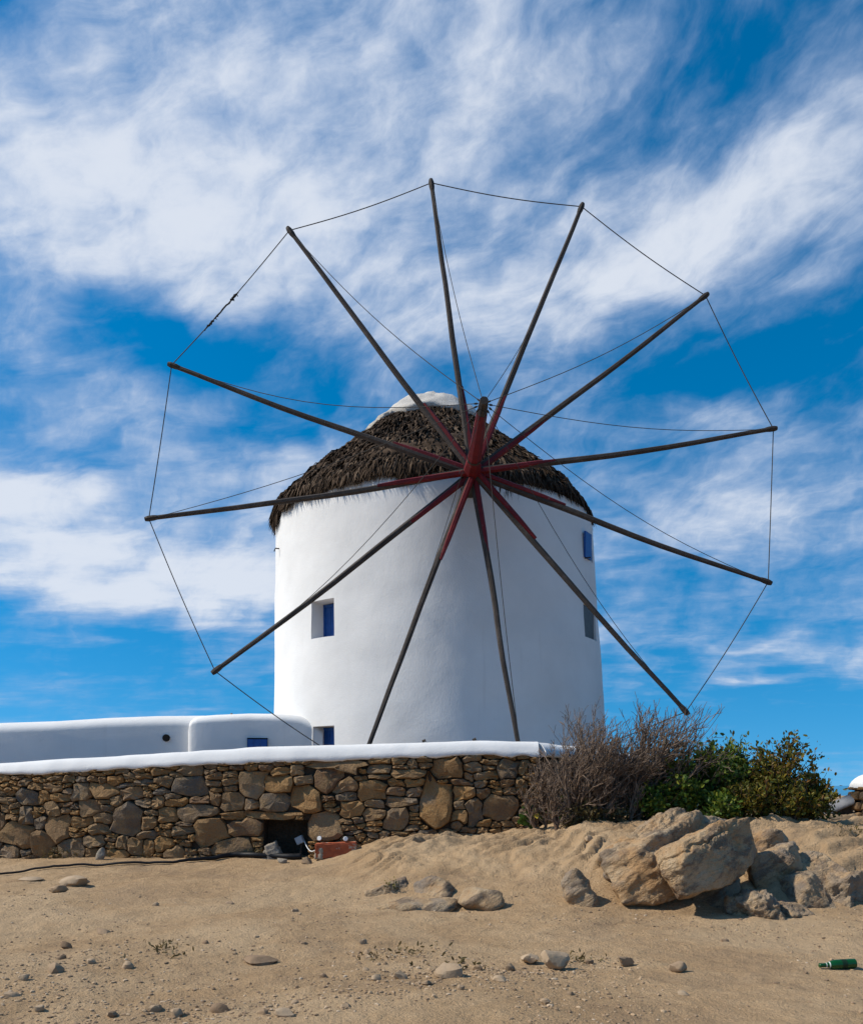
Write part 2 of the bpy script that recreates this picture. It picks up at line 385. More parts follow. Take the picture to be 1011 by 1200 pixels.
leafmat('leaf_dry', [(0.085, 0.065, 0.025), (0.17, 0.125, 0.045)])
simple('twig', (0.085, 0.058, 0.042), (0.26, 0.19, 0.14), 3.0, 0.9, 0, island=0.5)
simple('bark', (0.06, 0.042, 0.030), (0.14, 0.10, 0.072), 8.0, 0.9, 0.4)

# ------------------------------------------------------------------ ground
def mound_h(x, y):
    x = np.asarray(x, float); y = np.asarray(y, float)
    amp = 0.30 * sstep(-1.7, -0.2, x) + 0.26 * sstep(0.0, 2.2, x)
    toe = 9.4 - 1.35 * sstep(-1.8, 0.4, x) - 0.15 * sstep(1.0, 4.0, x)
    wid = 2.0 - 0.25 * sstep(0.5, 3.0, x)
    return amp * sstep(0, 1, (y - toe) / wid)
def ground_h(x, y, fine=True):
    x = np.asarray(x, float); y = np.asarray(y, float)
    r = np.sqrt(x * x + (y - 14) ** 2)
    z = 0.24 * sstep(6.5, 12.0, y) + mound_h(x, y)
    p = np.stack([x, y, 0 * x], -1)
    z = z + 0.035 * fbm(p * 0.7, 3, 5)
    m = sstep(0.02, 0.3, mound_h(x, y)) * sstep(13, 11.0, y)
    # eroded ledges running diagonally over the bank
    sc = (-0.50 * x + 0.86 * y) * 3.6 + 0.9 * fbm(p * 0.9 + 3, 3, 31)
    fr = sc - np.floor(sc); saw = np.where(fr < 0.14, fr / 0.14, (1 - fr) / 0.86)
    md = np.clip(0.40 + 1.3 * fbm(p * 1.1 + 40, 2, 33), 0, 1.2)
    z = z + m * (0.085 * (saw - .4) * md + 0.06 * fbm(p * 1.6, 5, 77) + 0.045 * np.abs(fbm(p * 4.0, 5, 35, 0.6)))
    z = z - 9.0 * sstep(26, 75, r) - 4 * sstep(70, 140, r)
    if fine:
        z = z + sstep(26, 18, r) * (0.012 * fbm(p * 4.5, 4, 3) + 0.006 * np.maximum(0, fbm(p * 14, 2, 9)))
    return z
def axis(segs):
    out = []
    for a, b, n in segs: out += list(np.linspace(a, b, n, endpoint=False))
    return np.array(out + [segs[-1][1]])
gx = axis([(-9000, -300, 8), (-300, -40, 14), (-40, -6.6, 36), (-6.6, 6.6, 440), (6.6, 40, 36), (40, 300, 14), (300, 9000, 8)])
gy = axis([(-9000, -300, 8), (-300, -20, 14), (-20, 3.6, 30), (3.6, 12.2, 330), (12.2, 40, 50), (40, 300, 20), (300, 9000, 10)])
X, Y = np.meshgrid(gx, gy)
Z = ground_h(X, Y)
nx, ny = len(gx), len(gy)
ii, jj = np.meshgrid(np.arange(nx - 1), np.arange(ny - 1))
k0 = (jj * nx + ii).ravel()
gf = np.stack([k0, k0 + 1, k0 + nx + 1, k0 + nx], -1)
g = obj('ground', np.stack([X, Y, Z], -1).reshape(-1, 3), gf, M['sand'], smooth=True, origin=(0, 0, 0)); props(g, kind='structure')
m, t = material('sea_water'); t.b.inputs['Base Color'].default_value = (0.012, 0.06, 0.11, 1); t.b.inputs['Roughness'].default_value = 0.12
bump(t, t.noise(t.pos, 0.25, 5), 0.4, 0.5)
s_ = 12000
props(obj('sea', [(-s_, -s_, -11), (s_, -s_, -11), (s_, s_, -11), (-s_, s_, -11)], [(0, 1, 2, 3)], m, origin=(0, 0, -11)), kind='structure')

EYE3 = np.array((0, 0, EYE))
def gp(px, py):
    """where the sight line through a photograph pixel meets the ground"""
    ds = np.arange(3.0, 14.0, 0.01)
    pts = EYE3 + (P(px, py, 1.0) - EYE3)[None] * ds[:, None]
    hit = np.flatnonzero(pts[:, 2] <= ground_h(pts[:, 0], pts[:, 1], False))
    return pts[hit[0]] if len(hit) else pts[-1]

# ------------------------------------------------------------------ windmill
TD = 17.2
def t_ax(z): return 0.05 + 0.0263 * (6.37 - z)
def t_r(z): return 3.137 + 0.0355 * (6.37 - z) - min(0.12, max(0.0, (z - 6.33) * 0.9))
def tower_hit(px, py):
    d = 13.0
    while d < 17.2:
        p = P(px, py, d)
        r = math.hypot(p[0] - t_ax(p[2]), p[1] - TD)
        if r <= t_r(p[2]): break
        d += 0.004
    return math.atan2(p[0] - t_ax(p[2]), TD - p[1]), p[2]
def t_pt(th, z, dr=0.0):
    r = t_r(z) + dr
    return np.array((t_ax(z) + r * math.sin(th), TD - r * math.cos(th), z))
mill = thing('windmill', (0.2, TD, 0.3), 'round whitewashed windmill with dark thatched cone roof and twelve bare wooden spokes', 'windmill')
def rect_px(x0, x1, y0, y1):
    xm, ym = (x0 + x1) / 2, (y0 + y1) / 2
    a = tower_hit(x0, ym)[0]; b = tower_hit(x1, ym)[0]
    return a, b, tower_hit(xm, y1)[1], tower_hit(xm, y0)[1]
WIN = {'a': rect_px(365, 390, 703, 747), 'c': rect_px(684.5, 697, 711, 748), 'd': rect_px(367, 392, 851, 873)}
WIN['b'] = rect_px(684, 693, 629, 655)
a, b, z0, z1 = WIN['d']; WIN['d'] = (a, b, 0.55, z1)
ths = list(np.linspace(-math.pi, math.pi, 145)[:-1]); zs = list(np.linspace(0.0, 6.50, 45))
for (a, b, z0, z1) in WIN.values():
    ths = [q for q in ths if not (min(abs(q - a), abs(q - b)) < 0.012)] + [a, b]
    zs = [q for q in zs if not (min(abs(q - z0), abs(q - z1)) < 0.04)] + [z0, z1]
ths = sorted(ths); zs = sorted(zs)
nt, nz = len(ths), len(zs)
tv = []
for z in zs:
    for th in ths: tv.append((th, z))
tv = np.array(tv)
base = np.array([t_pt(th, z) for th, z in tv])
dv = 0.012 * fbm(base * 0.9, 3, 11) + 0.004 * fbm(base * 3.1, 2, 12)
tvv = np.array([t_pt(th, z, d) for (th, z), d in zip(tv, dv)])
tf = []
for k in range(nz - 1):
    for i in range(nt):
        j = (i + 1) % nt
        tm = (ths[i] + ths[j]) / 2 if j else math.pi; zm = (zs[k] + zs[k + 1]) / 2
        if any(a < tm < b and z0 < zm < z1 for (a, b, z0, z1) in WIN.values()): continue
        tf.append((k * nt + i, k * nt + j, (k + 1) * nt + j, (k + 1) * nt + i))
tower = obj('tower_wall', tvv, tf, M['white'], mill, smooth=True)
def recess(key, depth, planks, mat='blue', frame=True, set_in=0.0):
    a, b, z0, z1 = WIN[key]
    th = (a + b) / 2; n = np.array((math.sin(th), -math.cos(th), 0)); u = np.array((math.cos(th), math.sin(th), 0))
    ia = ths.index(min(ths, key=lambda q: abs(q - a))); ib = ths.index(min(ths, key=lambda q: abs(q - b)))
    ka = zs.index(min(zs, key=lambda q: abs(q - z0))); kb = zs.index(min(zs, key=lambda q: abs(q - z1)))
    ring = [(i, ka) for i in range(ia, ib + 1)] + [(ib, k) for k in range(ka + 1, kb + 1)] + [(i, kb) for i in range(ib - 1, ia - 1, -1)] + [(ia, k) for k in range(kb - 1, ka, -1)]
    out = np.array([tvv[k * nt + i] for i, k in ring]); mid = out.mean(0)
    inn = out - np.outer((out - mid) @ n, n) - n * depth
    N = len(ring)
    f = [(i, (i + 1) % N, N + (i + 1) % N, N + i) for i in range(N)] + [tuple(range(2 * N - 1, N - 1, -1))]
    win = obj('window' if key != 'd' else 'doorway', np.concatenate([out, inn]), f, M['white'], mill)
    w_ = abs((out - mid) @ u).max(); hz = (z1 - z0) / 2; zc_ = (z0 + z1) / 2
    c = mid - n * (depth - 0.035); c[2] = zc_
    if planks:
        wd = 2 * w_ * 0.97 / planks
        for q in range(planks):
            cc = c + u * (-w_ * 0.97 + wd * (q + 0.5)) + n * 0.004 * (q % 2)
            MB().obox(cc, u, n, (0, 0, 1), wd / 2 - 0.006, 0.018, hz - 0.012).build('plank_or_shade_panel', M[mat], win)  # real planks, except window c: one panel coloured as shaded reveal
    if frame:
        mb = MB()
        for sgn in (-1, 1):
            mb.obox(c + u * sgn * (w_ - 0.025) + n * 0.03, u, n, (0, 0, 1), 0.024, 0.012, hz - 0.008)
            mb.obox(c + np.array((0, 0, sgn * (hz - 0.035))) + n * 0.027, u, n, (0, 0, 1), w_ - 0.052, 0.012, 0.024)
        mb.build('frame', M[mat], win)
    return win
recess('a', 0.37, 3); recess('c', 0.09, 1, 'reveal_shade', False); recess('b', 0.14, 2); recess('d', 0.34, 4)  # window c gets a grey panel in place of its shaded reveal
# open shutter leaf of the upper window, folded back over the wall
a, b, z0, z1 = WIN['b']
th = b; n = np.array((math.sin(th), -math.cos(th), 0)); u = np.array((math.cos(th), math.sin(th), 0))
c = t_pt(a, (z0 + z1) / 2, 0.03)
nn = np.array((math.sin(a), -math.cos(a), 0)); uu = np.array((math.cos(a), math.sin(a), 0))
lf = MB().obox(c + uu * 0.10 + nn * 0.01, uu, nn, (0, 0, 1), 0.15, 0.018, (z1 - z0) / 2 + 0.02).build('shutter_leaf', M['blue'], mill)
MB().tube([t_pt(a, z0 - 0.03, 0.01), t_pt(a, z0 - 0.03, 0.12)], 0.012, 6).build('shutter_hook', M['iron'], mill)
th, z = tower_hit(327, 643)
MB().tube([t_pt(th, z, -0.02), t_pt(th, z, 0.07), t_pt(th, z - 0.06, 0.09)], 0.012, 6).build('wall_hook', M['iron'], mill)

# roof
prof = [(3.09, 6.48), (3.03, 6.60), (2.78, 6.88), (2.34, 7.28), (1.72, 7.80), (1.18, 8.22), (0.88, 8.48), (0.56, 8.72), (0.28, 8.86), (0.0, 8.90)]
pr = np.array(prof); RX = 0.0
def roof_pt(th, s):
    k = np.clip(s, 0, 1) * (len(pr) - 1); i = np.minimum(k.astype(int), len(pr) - 2); f = (k - i)[..., None]
    q = pr[i] * (1 - f) + pr[i + 1] * f
    return np.stack([RX + q[..., 0] * np.sin(th), TD - q[..., 0] * np.cos(th), q[..., 1]], -1)
def eave(th):
    return 0.10 * np.sin(th * 3.1 + 0.5) * 0.4 + 0.05 * vnoise(np.stack([th * 7, 0 * th, 0 * th], -1), 3) + 0.17 * np.exp(-((th - 0.16) / 0.10) ** 2) + 0.05 * np.exp(-((th - 0.0) / 0.35) ** 2)
nth, ns = 160, 48
TH, SS = np.meshgrid(np.linspace(-math.pi, math.pi, nth, endpoint=False), np.linspace(0, 1, ns))
rp = roof_pt(TH, SS)
bumpn = 0.06 * fbm(rp * 2.0, 4, 21) + 0.05 * fbm(rp * 6, 2, 22)
rad = np.stack([np.sin(TH), -np.cos(TH), 0.8 + 0 * TH], -1)
rp = rp + rad * (bumpn * (1 - SS * 0.6))[..., None]
rp[..., 2] += eave(TH) * sstep(0.45, 0.0, SS)
rv = rp.reshape(-1, 3); rf = []
for j in range(ns - 1):
    for i in range(nth): rf.append((j * nth + i, j * nth + (i + 1) % nth, (j + 1) * nth + (i + 1) % nth, (j + 1) * nth + i))
und = np.stack([RX + 2.9 * np.sin(TH[0]), TD - 2.9 * np.cos(TH[0]), 6.62 + eave(TH[0])], -1)
k = len(rv); rv = np.concatenate([rv, und])
for i in range(nth): rf.append((i, k + i, k + (i + 1) % nth, (i + 1) % nth))
roof = obj('thatched_roof', rv, rf, M['thatch'], mill, smooth=True)
def reeds(n, smin, smax, lmin, lmax, lift, wid, seed, thr=None, drop=0.0):
    r = np.random.default_rng(seed)
    # area-weighted slope position
    s = np.sqrt(r.random(n)); s = smax - (smax - smin) * s
    th = r.uniform(-math.pi, math.pi, n) if thr is None else r.uniform(thr[0], thr[1], n)
    # bundle them: snap towards clump centres
    cl = np.round(th * 26) / 26 + 0.012 * r.standard_normal(n); th = np.where(r.random(n) < 0.75, cl * 0.6 + th * 0.4, th)
    row = np.round(s * 26) / 26; s = np.clip(row * 0.7 + s * 0.3 + 0.008 * r.standard_normal(n), smin, smax)
    L = r.uniform(lmin, lmax, n)
    ds = 0.06
    p0 = roof_pt(th, s); p1 = roof_pt(th, np.maximum(s - ds, 0))
    dn = p1 - p0; nr = np.linalg.norm(dn, axis=1)
    dn = np.where(nr[:, None] < 1e-6, np.array((0, 0, -1.0)), dn / np.maximum(nr, 1e-6)[:, None])
    p0[:, 2] += eave(th) * sstep(0.45, 0.0, s)
    out = np.stack([np.sin(th), -np.cos(th), 0.75 + 0 * th], -1); out /= np.linalg.norm(out, axis=1)[:, None]
    tg = np.stack([np.cos(th), np.sin(th), 0 * th], -1)
    dn = dn + tg * (0.22 * r.standard_normal(n))[:, None]
    dn[:, 2] -= drop; dn /= np.linalg.norm(dn, axis=1)[:, None]
    lf_ = lift * r.uniform(0.2, 1.3, n) + 0.05 * np.maximum(0, fbm(p0 * 3.0, 3, 27))
    a = p0 - dn * (L * (0.35 if drop < 1 else 0.06))[:, None] + out * 0.015
    b = p0 + dn * (L * 0.3)[:, None] + out * (lf_ * 0.9)[:, None]
    c = p0 + dn * (L * 0.75)[:, None] + out * (lf_ * 0.9)[:, None] + tg * (0.05 * r.standard_normal(n))[:, None]
    c[:, 2] -= 0.12 * L
    ww = (wid * r.uniform(0.6, 1.5, n))[:, None]
    tw = tg + out * (0.5 * r.standard_normal(n))[:, None]
    v = np.stack([a - tw * ww, a + tw * ww, b + tw * ww * 0.8, b - tw * ww * 0.8, c], 1).reshape(-1, 3)
    k = np.arange(n) * 5
    q = np.stack([k, k + 1, k + 2, k + 3], -1); tr = np.stack([k + 3, k + 2, k + 4], -1)
    return v, q.tolist() + tr.tolist()
v, f = reeds(26000, 0.03, 0.93, 0.20, 0.42, 0.065, 0.017, 1)
props(obj('thatch', v, f, M['thatch'], roof), kind='stuff')
v, f = reeds(8000, 0.0, 0.13, 0.15, 0.36, 0.025, 0.010, 2, drop=0.7)
props(obj('eave_thatch', v, f, M['thatch'], roof), kind='stuff')
mbv = []; mbf = []; kk = 0
for tc_, wd, ln, nn_ in ((0.42, 0.035, 0.55, 260), (-0.12, 0.05, 0.45, 240), (1.16, 0.05, 0.7, 320), (-1.22, 0.08, 0.55, 380), (0.30, 0.03, 0.5, 180)):
    v, f = reeds(nn_, 0.0, 0.06, ln * 0.6, ln * 1.1, 0.05, 0.011, int(tc_ * 100 + 500), thr=(tc_ - wd, tc_ + wd), drop=2.5)
    mbv.append(v); mbf += [tuple(i + kk for i in q) for q in f]; kk += len(v)
props(obj('hanging_thatch', np.concatenate(mbv), mbf, M['thatch'], roof), kind='stuff')
# white cloth cap, longer on the sunny side
cth, cs = 72, 14
def cap_low(th):
    return 0.60 - 0.10 * np.exp(-((th + 1.45) / 0.42) ** 2) + 0.018 * np.sin(th * 5 + 1) + 0.02 * vnoise(np.stack([th * 3, 0 * th, 0 * th], -1), 8)
TH2, QQ = np.meshgrid(np.linspace(-math.pi, math.pi, cth, endpoint=False), np.linspace(0, 1, cs))
s2 = cap_low(TH2) + (1 - cap_low(TH2)) * QQ
cp = roof_pt(TH2, s2)
fold = 0.032 * fbm(np.stack([TH2 * 3.0, s2 * 16, 0 * s2], -1), 5, 50, 0.6)
cp = cp + np.stack([np.sin(TH2), -np.cos(TH2), 0.9 + 0 * TH2], -1) * (0.10 + 0.02 * np.sin(QQ * math.pi) + fold)[..., None]
cv_ = cp.reshape(-1, 3)
inn = (cp[0] - np.stack([np.sin(TH2[0]), -np.cos(TH2[0]), 0.9 + 0 * TH2[0]], -1) * 0.12)
cf = [(j * cth + i, j * cth + (i + 1) % cth, (j + 1) * cth + (i + 1) % cth, (j + 1) * cth + i) for j in range(cs - 1) for i in range(cth)]
k = len(cv_); cf += [(k + i, k + (i + 1) % cth, (i + 1) % cth, i) for i in range(cth)]
obj('roof_cap', np.concatenate([cv_, inn]), cf, M['cloth'], roof, smooth=True)

# sail wheel
HUB = np.array((0.642, 13.5, EYE + 4.953)); AZ, ELV, BL = 0.034, 0.118, 2.01
AX = np.array((math.sin(AZ) * math.cos(ELV), -math.cos(AZ) * math.cos(ELV), math.sin(ELV)))
tips_px = [(505, 212), (682, 240), (828, 345), (908, 502), (902, 683), (805, 836), (613, 905), (420, 905), (250, 788), (172, 608), (199, 427), (338, 268)]
EYEV = np.array((0, 0, EYE))
def plane_hit(px, py):
    d = P(px, py, 1.0) - EYEV
    return EYEV + d * (((HUB - EYEV) @ AX) / (d @ AX))
U = np.cross(-AX, (0, 0, 1)); U /= np.linalg.norm(U); V = np.cross(U, -AX)
tipsW = [plane_hit(*q) for q in tips_px]
# axle: windshaft out of the wall, red bowsprit in front
MB().tube([HUB - AX * 1.6, HUB - AX * 0.1], [0.13, 0.15], 10).build('windshaft', M['wood'], mill, True, sharp=40)
axle = MB().tube([HUB - AX * 0.22, HUB + AX * 0.05, HUB + AX * 0.35, HUB + AX * 1.0, HUB + AX * (BL - 0.30)], [0.145, 0.15, 0.115, 0.095, 0.08], 8, rot=0.3).build('bowsprit', M['red'], mill)
MB().tube([HUB + AX * (BL - 0.305), HUB + AX * (BL - 0.05), HUB + AX * BL], [0.074, 0.066, 0.06], 8, rot=0.3).build('bowsprit_tip', M['iron'], axle)
MB().tube([HUB + AX * 0.42, HUB + AX * 0.46], [0.118, 0.116], 12).build('band', M['iron'], axle)
BOW = HUB + AX * (BL - 0.12)
for k, T in enumerate(tipsW):
    d = T - HUB; L = np.linalg.norm(d); d = d / L
    tg = np.cross(AX, d); tg /= np.linalg.norm(tg)
    off = AX * (0.035 if k % 2 else -0.035)
    sag = np.array((0, 0, -1.0)) * 0.05 * abs(d @ U)
    q = np.linspace(0, 1, 12)
    wob = 0.018 * fbm(np.stack([q * 3 + k * 9, 0 * q, 0 * q], -1), 2, 60)
    pts = HUB + off[None] * (1 - q)[:, None] + d[None] * (q * L)[:, None] + sag[None] * (np.sin(q * math.pi))[:, None] + tg[None] * (wob * np.sin(q * math.pi))[:, None]
    spoke = MB().tube(pts, 0.056 - 0.022 * q, 7, rot=k).build('spoke', M['wood'], mill, True, sharp=50)
    bl = random.uniform(1.3, 1.8)
    q2 = np.linspace(0.02, bl / L, 5)
    side = -1 if d[2] > -0.15 else 1
    bp_ = HUB + off + d[None] * (q2 * L)[:, None] + tg[None] * side * 0.030 + AX[None] * (0.028 if d[2] < 0.1 else 0.012)
    MB().tube(bp_, np.array((0.052, 0.05, 0.047, 0.042, 0.024)), 6, rot=0.5).build('red_batten', M['red'], spoke)
    e = T - d * 0.10
    MB().tube([T - d * 0.16, T - d * 0.1, T - d * 0.02, T + d * 0.03], [0.036, 0.045, 0.046, 0.034], 8).build('tip_wrap', M['iron'], spoke)
for k in range(12):
    A, B = tipsW[k] - 0, tipsW[(k + 1) % 12]
    A = A + (HUB - A) * 0.006; B = B + (HUB - B) * 0.006
    q = np.linspace(0, 1, 14)[:, None]
    sag = np.array((0, 0, -0.05)) * np.sin(q * math.pi)
    pts = A * (1 - q) + B * q + sag
    rr = MB().tube(pts, 0.008, 5, cap=False).build('rim_rope', M['rope'], mill)
    if k == 10:
        mb = MB()
        for s0, s1, w0 in ((0.28, 0.56, 0.011), (0.30, 0.35, 0.017), (0.50, 0.54, 0.017)):
            qq = np.linspace(s0, s1, 12)[:, None]
            pp = A * (1 - qq) + B * qq + np.array((0, 0, -0.05)) * np.sin(qq * math.pi)
            mb.tube(pp + rng.normal(0, 0.006, pp.shape), w0 * rng.uniform(0.7, 1.3, 12), 6)
        for _ in range(14):
            qq = rng.uniform(0.27, 0.57); c = A * (1 - qq) + B * qq + np.array((0, 0, -0.05 * math.sin(qq * math.pi)))
            dd = np.array((rng.uniform(-.4, .6), 0, rng.uniform(-1, .2))); mb.tube([c, c + dd * rng.uniform(0.03, 0.06)], [0.009, 0.006], 4)
        mb.build('rope_rag', M['rag'], rr)
    A = tipsW[k] + (HUB - tipsW[k]) * 0.02; B = BOW + (A - HUB) / np.linalg.norm(A - HUB) * 0.07
    sg = random.uniform(0.10, 0.32)
    pts = A * (1 - q) + B * q + np.array((0, 0, -sg)) * np.sin(q * math.pi)
    MB().tube(pts, 0.0055, 4, cap=False).build('stay_rope', M['rope'], mill)
    c = pts[-1]; dk = (pts[-2] - c) / np.linalg.norm(pts[-2] - c); MB().tube([c + dk * 0.02, c + dk * 0.06], [0.014, 0.012], 6).build('rope_knot', M['rag'], mill)

# ------------------------------------------------------------------ low white outbuilding
ob = thing('outbuilding', (-4.5, 16.0, 0.3), 'low whitewashed outbuilding with rounded shoulders joined to the foot of the mill', 'building')
def rounded_block(xs_top, y0, y1, z0, name, endround=(False, False), rnd=0.20):
    """xs_top: list of (x, ztop); extruded profile over y with rounded front/back shoulders"""
    v = []; f = []; na = 9
    for (x, zt, inset) in xs_top:
        row = [(x, y0 + inset, z0), (x, y0 + inset, z0 + 0.4)]
        for a_ in np.linspace(0, math.pi / 2, na): row.append((x, y0 + inset + rnd * 1.6 * (1 - math.cos(a_)), zt - rnd + rnd * math.sin(a_)))
        for a_ in np.linspace(math.pi / 2, 0, na): row.append((x, y1 - rnd * 1.6 * (1 - math.cos(a_)), zt - rnd + rnd * math.sin(a_)))
        row.append((x, y1, z0)); v.append(row)
    m_ = len(v[0]); n_ = len(v); V_ = np.array(v).reshape(-1, 3)
    for i in range(n_ - 1):
        for j in range(m_ - 1): f.append((i * m_ + j, (i + 1) * m_ + j, (i + 1) * m_ + j + 1, i * m_ + j + 1))
    f.append(tuple(range(m_ - 1, -1, -1))); f.append(tuple((n_ - 1) * m_ + j for j in range(m_)))
    V_ = V_ + (np.array((0, 1, 1.0)) * (0.012 * fbm(V_ * 1.3, 3, 90))[:, None])
    return obj(name, V_, f, M['white'], ob, smooth=True, sharp=60)
def zt(py, d): return EYE + (HY - py) * d / F
def xx(px, d): return (px - 505.5) * d / F
YL, YR = 15.0, 14.78
KY = 0.13; XREF = -2.0          # the front turns slightly away from the sun
def fd(px, Y): return (Y - KY * XREF) / (1 - KY * (px - 505.5) / F)
segs = [(xx(px, fd(px, YL)), zt(py, fd(px, YL)), fd(px, YL) - YL) for px, py in ((-150, 850), (-60, 847.5), (0, 845.5), (60, 843), (120, 840), (180, 838), (235, 837))]
rounded_block(segs, YL, YL + 3.2, 0.1, 'wall')
segs = [(xx(px, fd(px, YR)), zt(py, fd(px, YR)), ins + fd(px, YR) - YR) for px, py, ins in ((219, 860, 0.14), (219.6, 849, 0.05), (221, 843, 0.02), (225, 839.5, 0.005), (232, 837.5, 0), (250, 836.2, 0), (290, 835.6, 0), (330, 836, 0), (350, 838.5, 0), (362, 843, 0), (370, 848, 0), (378, 854, 0))]
rounded_block(segs, YR, YR + 3.0, 0.1, 'wall', rnd=0.15)
# small blue window, mostly hidden behind the wall coping
d_ = fd(301.7, YR); uf = np.array((1, KY, 0)) / math.hypot(1, KY); nf = np.array((uf[1], -uf[0], 0)); w2 = 11.75 * d_ / F
cw = np.array((xx(301.7, d_), d_, zt(865, d_) - 0.31))
win = MB().obox(cw - nf * 0.02, uf, nf, (0, 0, 1), w2, 0.045, 0.31).build('window', M['dark'], ob)
for q in range(3):
    MB().obox(cw + nf * 0.034 + uf * w2 * 0.64 * (q - 1), uf, nf, (0, 0, 1), w2 * 0.31, 0.008, 0.285).build('plank_or_shade_panel', M['blue'], win)
YL_ = fd(195, YL)
c = np.array((xx(195, YL_), YL_, zt(865, YL_)))
MB().tube([c + (0, -0.03, 0), c + (0, 0.10, 0)], 0.062, 16).build('drain_pipe', M['dark'], ob)
d_ = fd(268, YR); c = np.array((xx(268, d_), d_ + 0.2, zt(836.2, d_) - 0.01))
MB().tube([c, c + (0, 0, 0.03)], 0.02, 8).build('vent_stub', M['concrete'], ob)

# ------------------------------------------------------------------ front stone wall
def yw(x): return 11.3 + 0.012 * (1.35 - np.minimum(np.asarray(x, float), 1.35)) ** 2
def wx(px):
    x = (px - 505.5) / 1000 * 11.6
    for _ in range(25): x = (px - 505.5) / F * float(yw(x))
    return x
def wz(px, py): return EYE + (HY - py) * float(yw(wx(px))) / F
XL, XR = -7.4, 1.42
cop_px = [(-160, 902, 917), (-60, 897.5, 912), (0, 894, 908), (60, 890.5, 906), (120, 887, 901.5), (180, 882.5, 899), (237, 878.5, 895.5), (300, 875.5, 893.5), (360, 873.5, 892), (400, 872.5, 890.5), (460, 871, 888), (520, 869, 885.5), (570, 868, 884), (625, 868.5, 886)]
cx_ = np.array([wx(q[0]) for q in cop_px]); ct_ = np.array([wz(q[0], q[1]) for q in cop_px]); cb_ = np.array([wz(q[0], q[2]) for q in cop_px])
def cop_top(x): return np.interp(x, cx_, ct_)
def cop_bot(x): return np.interp(x, cx_, cb_)
wall = thing('stone_wall', (-2.5, 11.8, 0.2), 'long dry rubble stone wall with white coping in front of the windmill', 'wall')
# coping: leaning, rounded front
xs = np.linspace(XL, XR, 150); v = []
for x in xs:
    b_, t_ = float(cop_bot(x)), float(cop_top(x)); y = float(yw(x)); h = t_ - b_
    row = [(0.10, -0.015), (-0.030, -0.014), (-0.042, 0.012), (-0.030, h * 0.30), (0.0, h * 0.60), (0.03, h * 0.82), (0.07, h * 0.95), (0.14, h), (0.33, h * 0.99), (0.42, h * 0.85), (0.47, h * 0.4), (0.48, 0.0), (0.40, -0.015)]
    v.append([(x, y + p, b_ + q) for p, q in row])
v = np.array(v); m_ = v.shape[1]
nn_ = fbm(v * 2.2, 3, 44)
v[..., 1] += 0.012 * nn_; v[..., 2] += 0.010 * fbm(v * 1.7 + 4, 3, 45)
v[:, 0:3, 2] += (0.018 * fbm(np.stack([xs * 5, 0 * xs, 0 * xs], -1), 3, 46))[:, None]
f = [(i * m_ + j, (i + 1) * m_ + j, (i + 1) * m_ + (j + 1) % m_, i * m_ + (j + 1) % m_) for i in range(len(xs) - 1) for j in range(m_)]
f += [tuple(range(m_ - 1, -1, -1)), tuple((len(xs) - 1) * m_ + j for j in range(m_))]
obj('coping', v.reshape(-1, 3), f, M['white'], wall, smooth=True, sharp=70)
# opening in the wall
HX0, HX1 = wx(308), wx(361); HZ0, HZ1 = wz(335, 1000), wz(335, 961)
def core_box(mb, xa, xb, zlo, zhi_fn):
    n_ = max(2, int((xb - xa) / 0.12)); q = np.linspace(xa, xb, n_ + 1)
    for i in range(n_):
        a_, b_ = q[i], q[i + 1]; ya, yb = float(yw(a_)), float(yw(b_))
        za, zb = zhi_fn(a_), zhi_fn(b_); la, lb = zlo, zlo
        mb.add([(a_, ya + .055, la), (b_, yb + .055, lb), (b_, yb + .44, lb), (a_, ya + .44, la), (a_, ya + .055, za), (b_, yb + .055, zb), (b_, yb + .44, zb), (a_, ya + .44, za)],
               [(0, 1, 5, 4), (2, 3, 7, 6), (4, 5, 6, 7)] + ([(0, 4, 7, 3)] if i == 0 else []) + ([(1, 2, 6, 5)] if i == n_ - 1 else []) + [(0, 3, 2, 1)])
mb = MB(); top = lambda x: float(cop_bot(x)) + 0.02
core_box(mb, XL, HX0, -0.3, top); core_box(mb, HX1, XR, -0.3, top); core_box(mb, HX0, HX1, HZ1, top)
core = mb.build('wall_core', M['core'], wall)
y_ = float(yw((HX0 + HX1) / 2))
MB().box((HX0 - 0.02, y_ + 0.40, -0.2), (HX1 + 0.02, y_ + 0.46, HZ1 + 0.05)).build('niche_back', M['core'], wall)
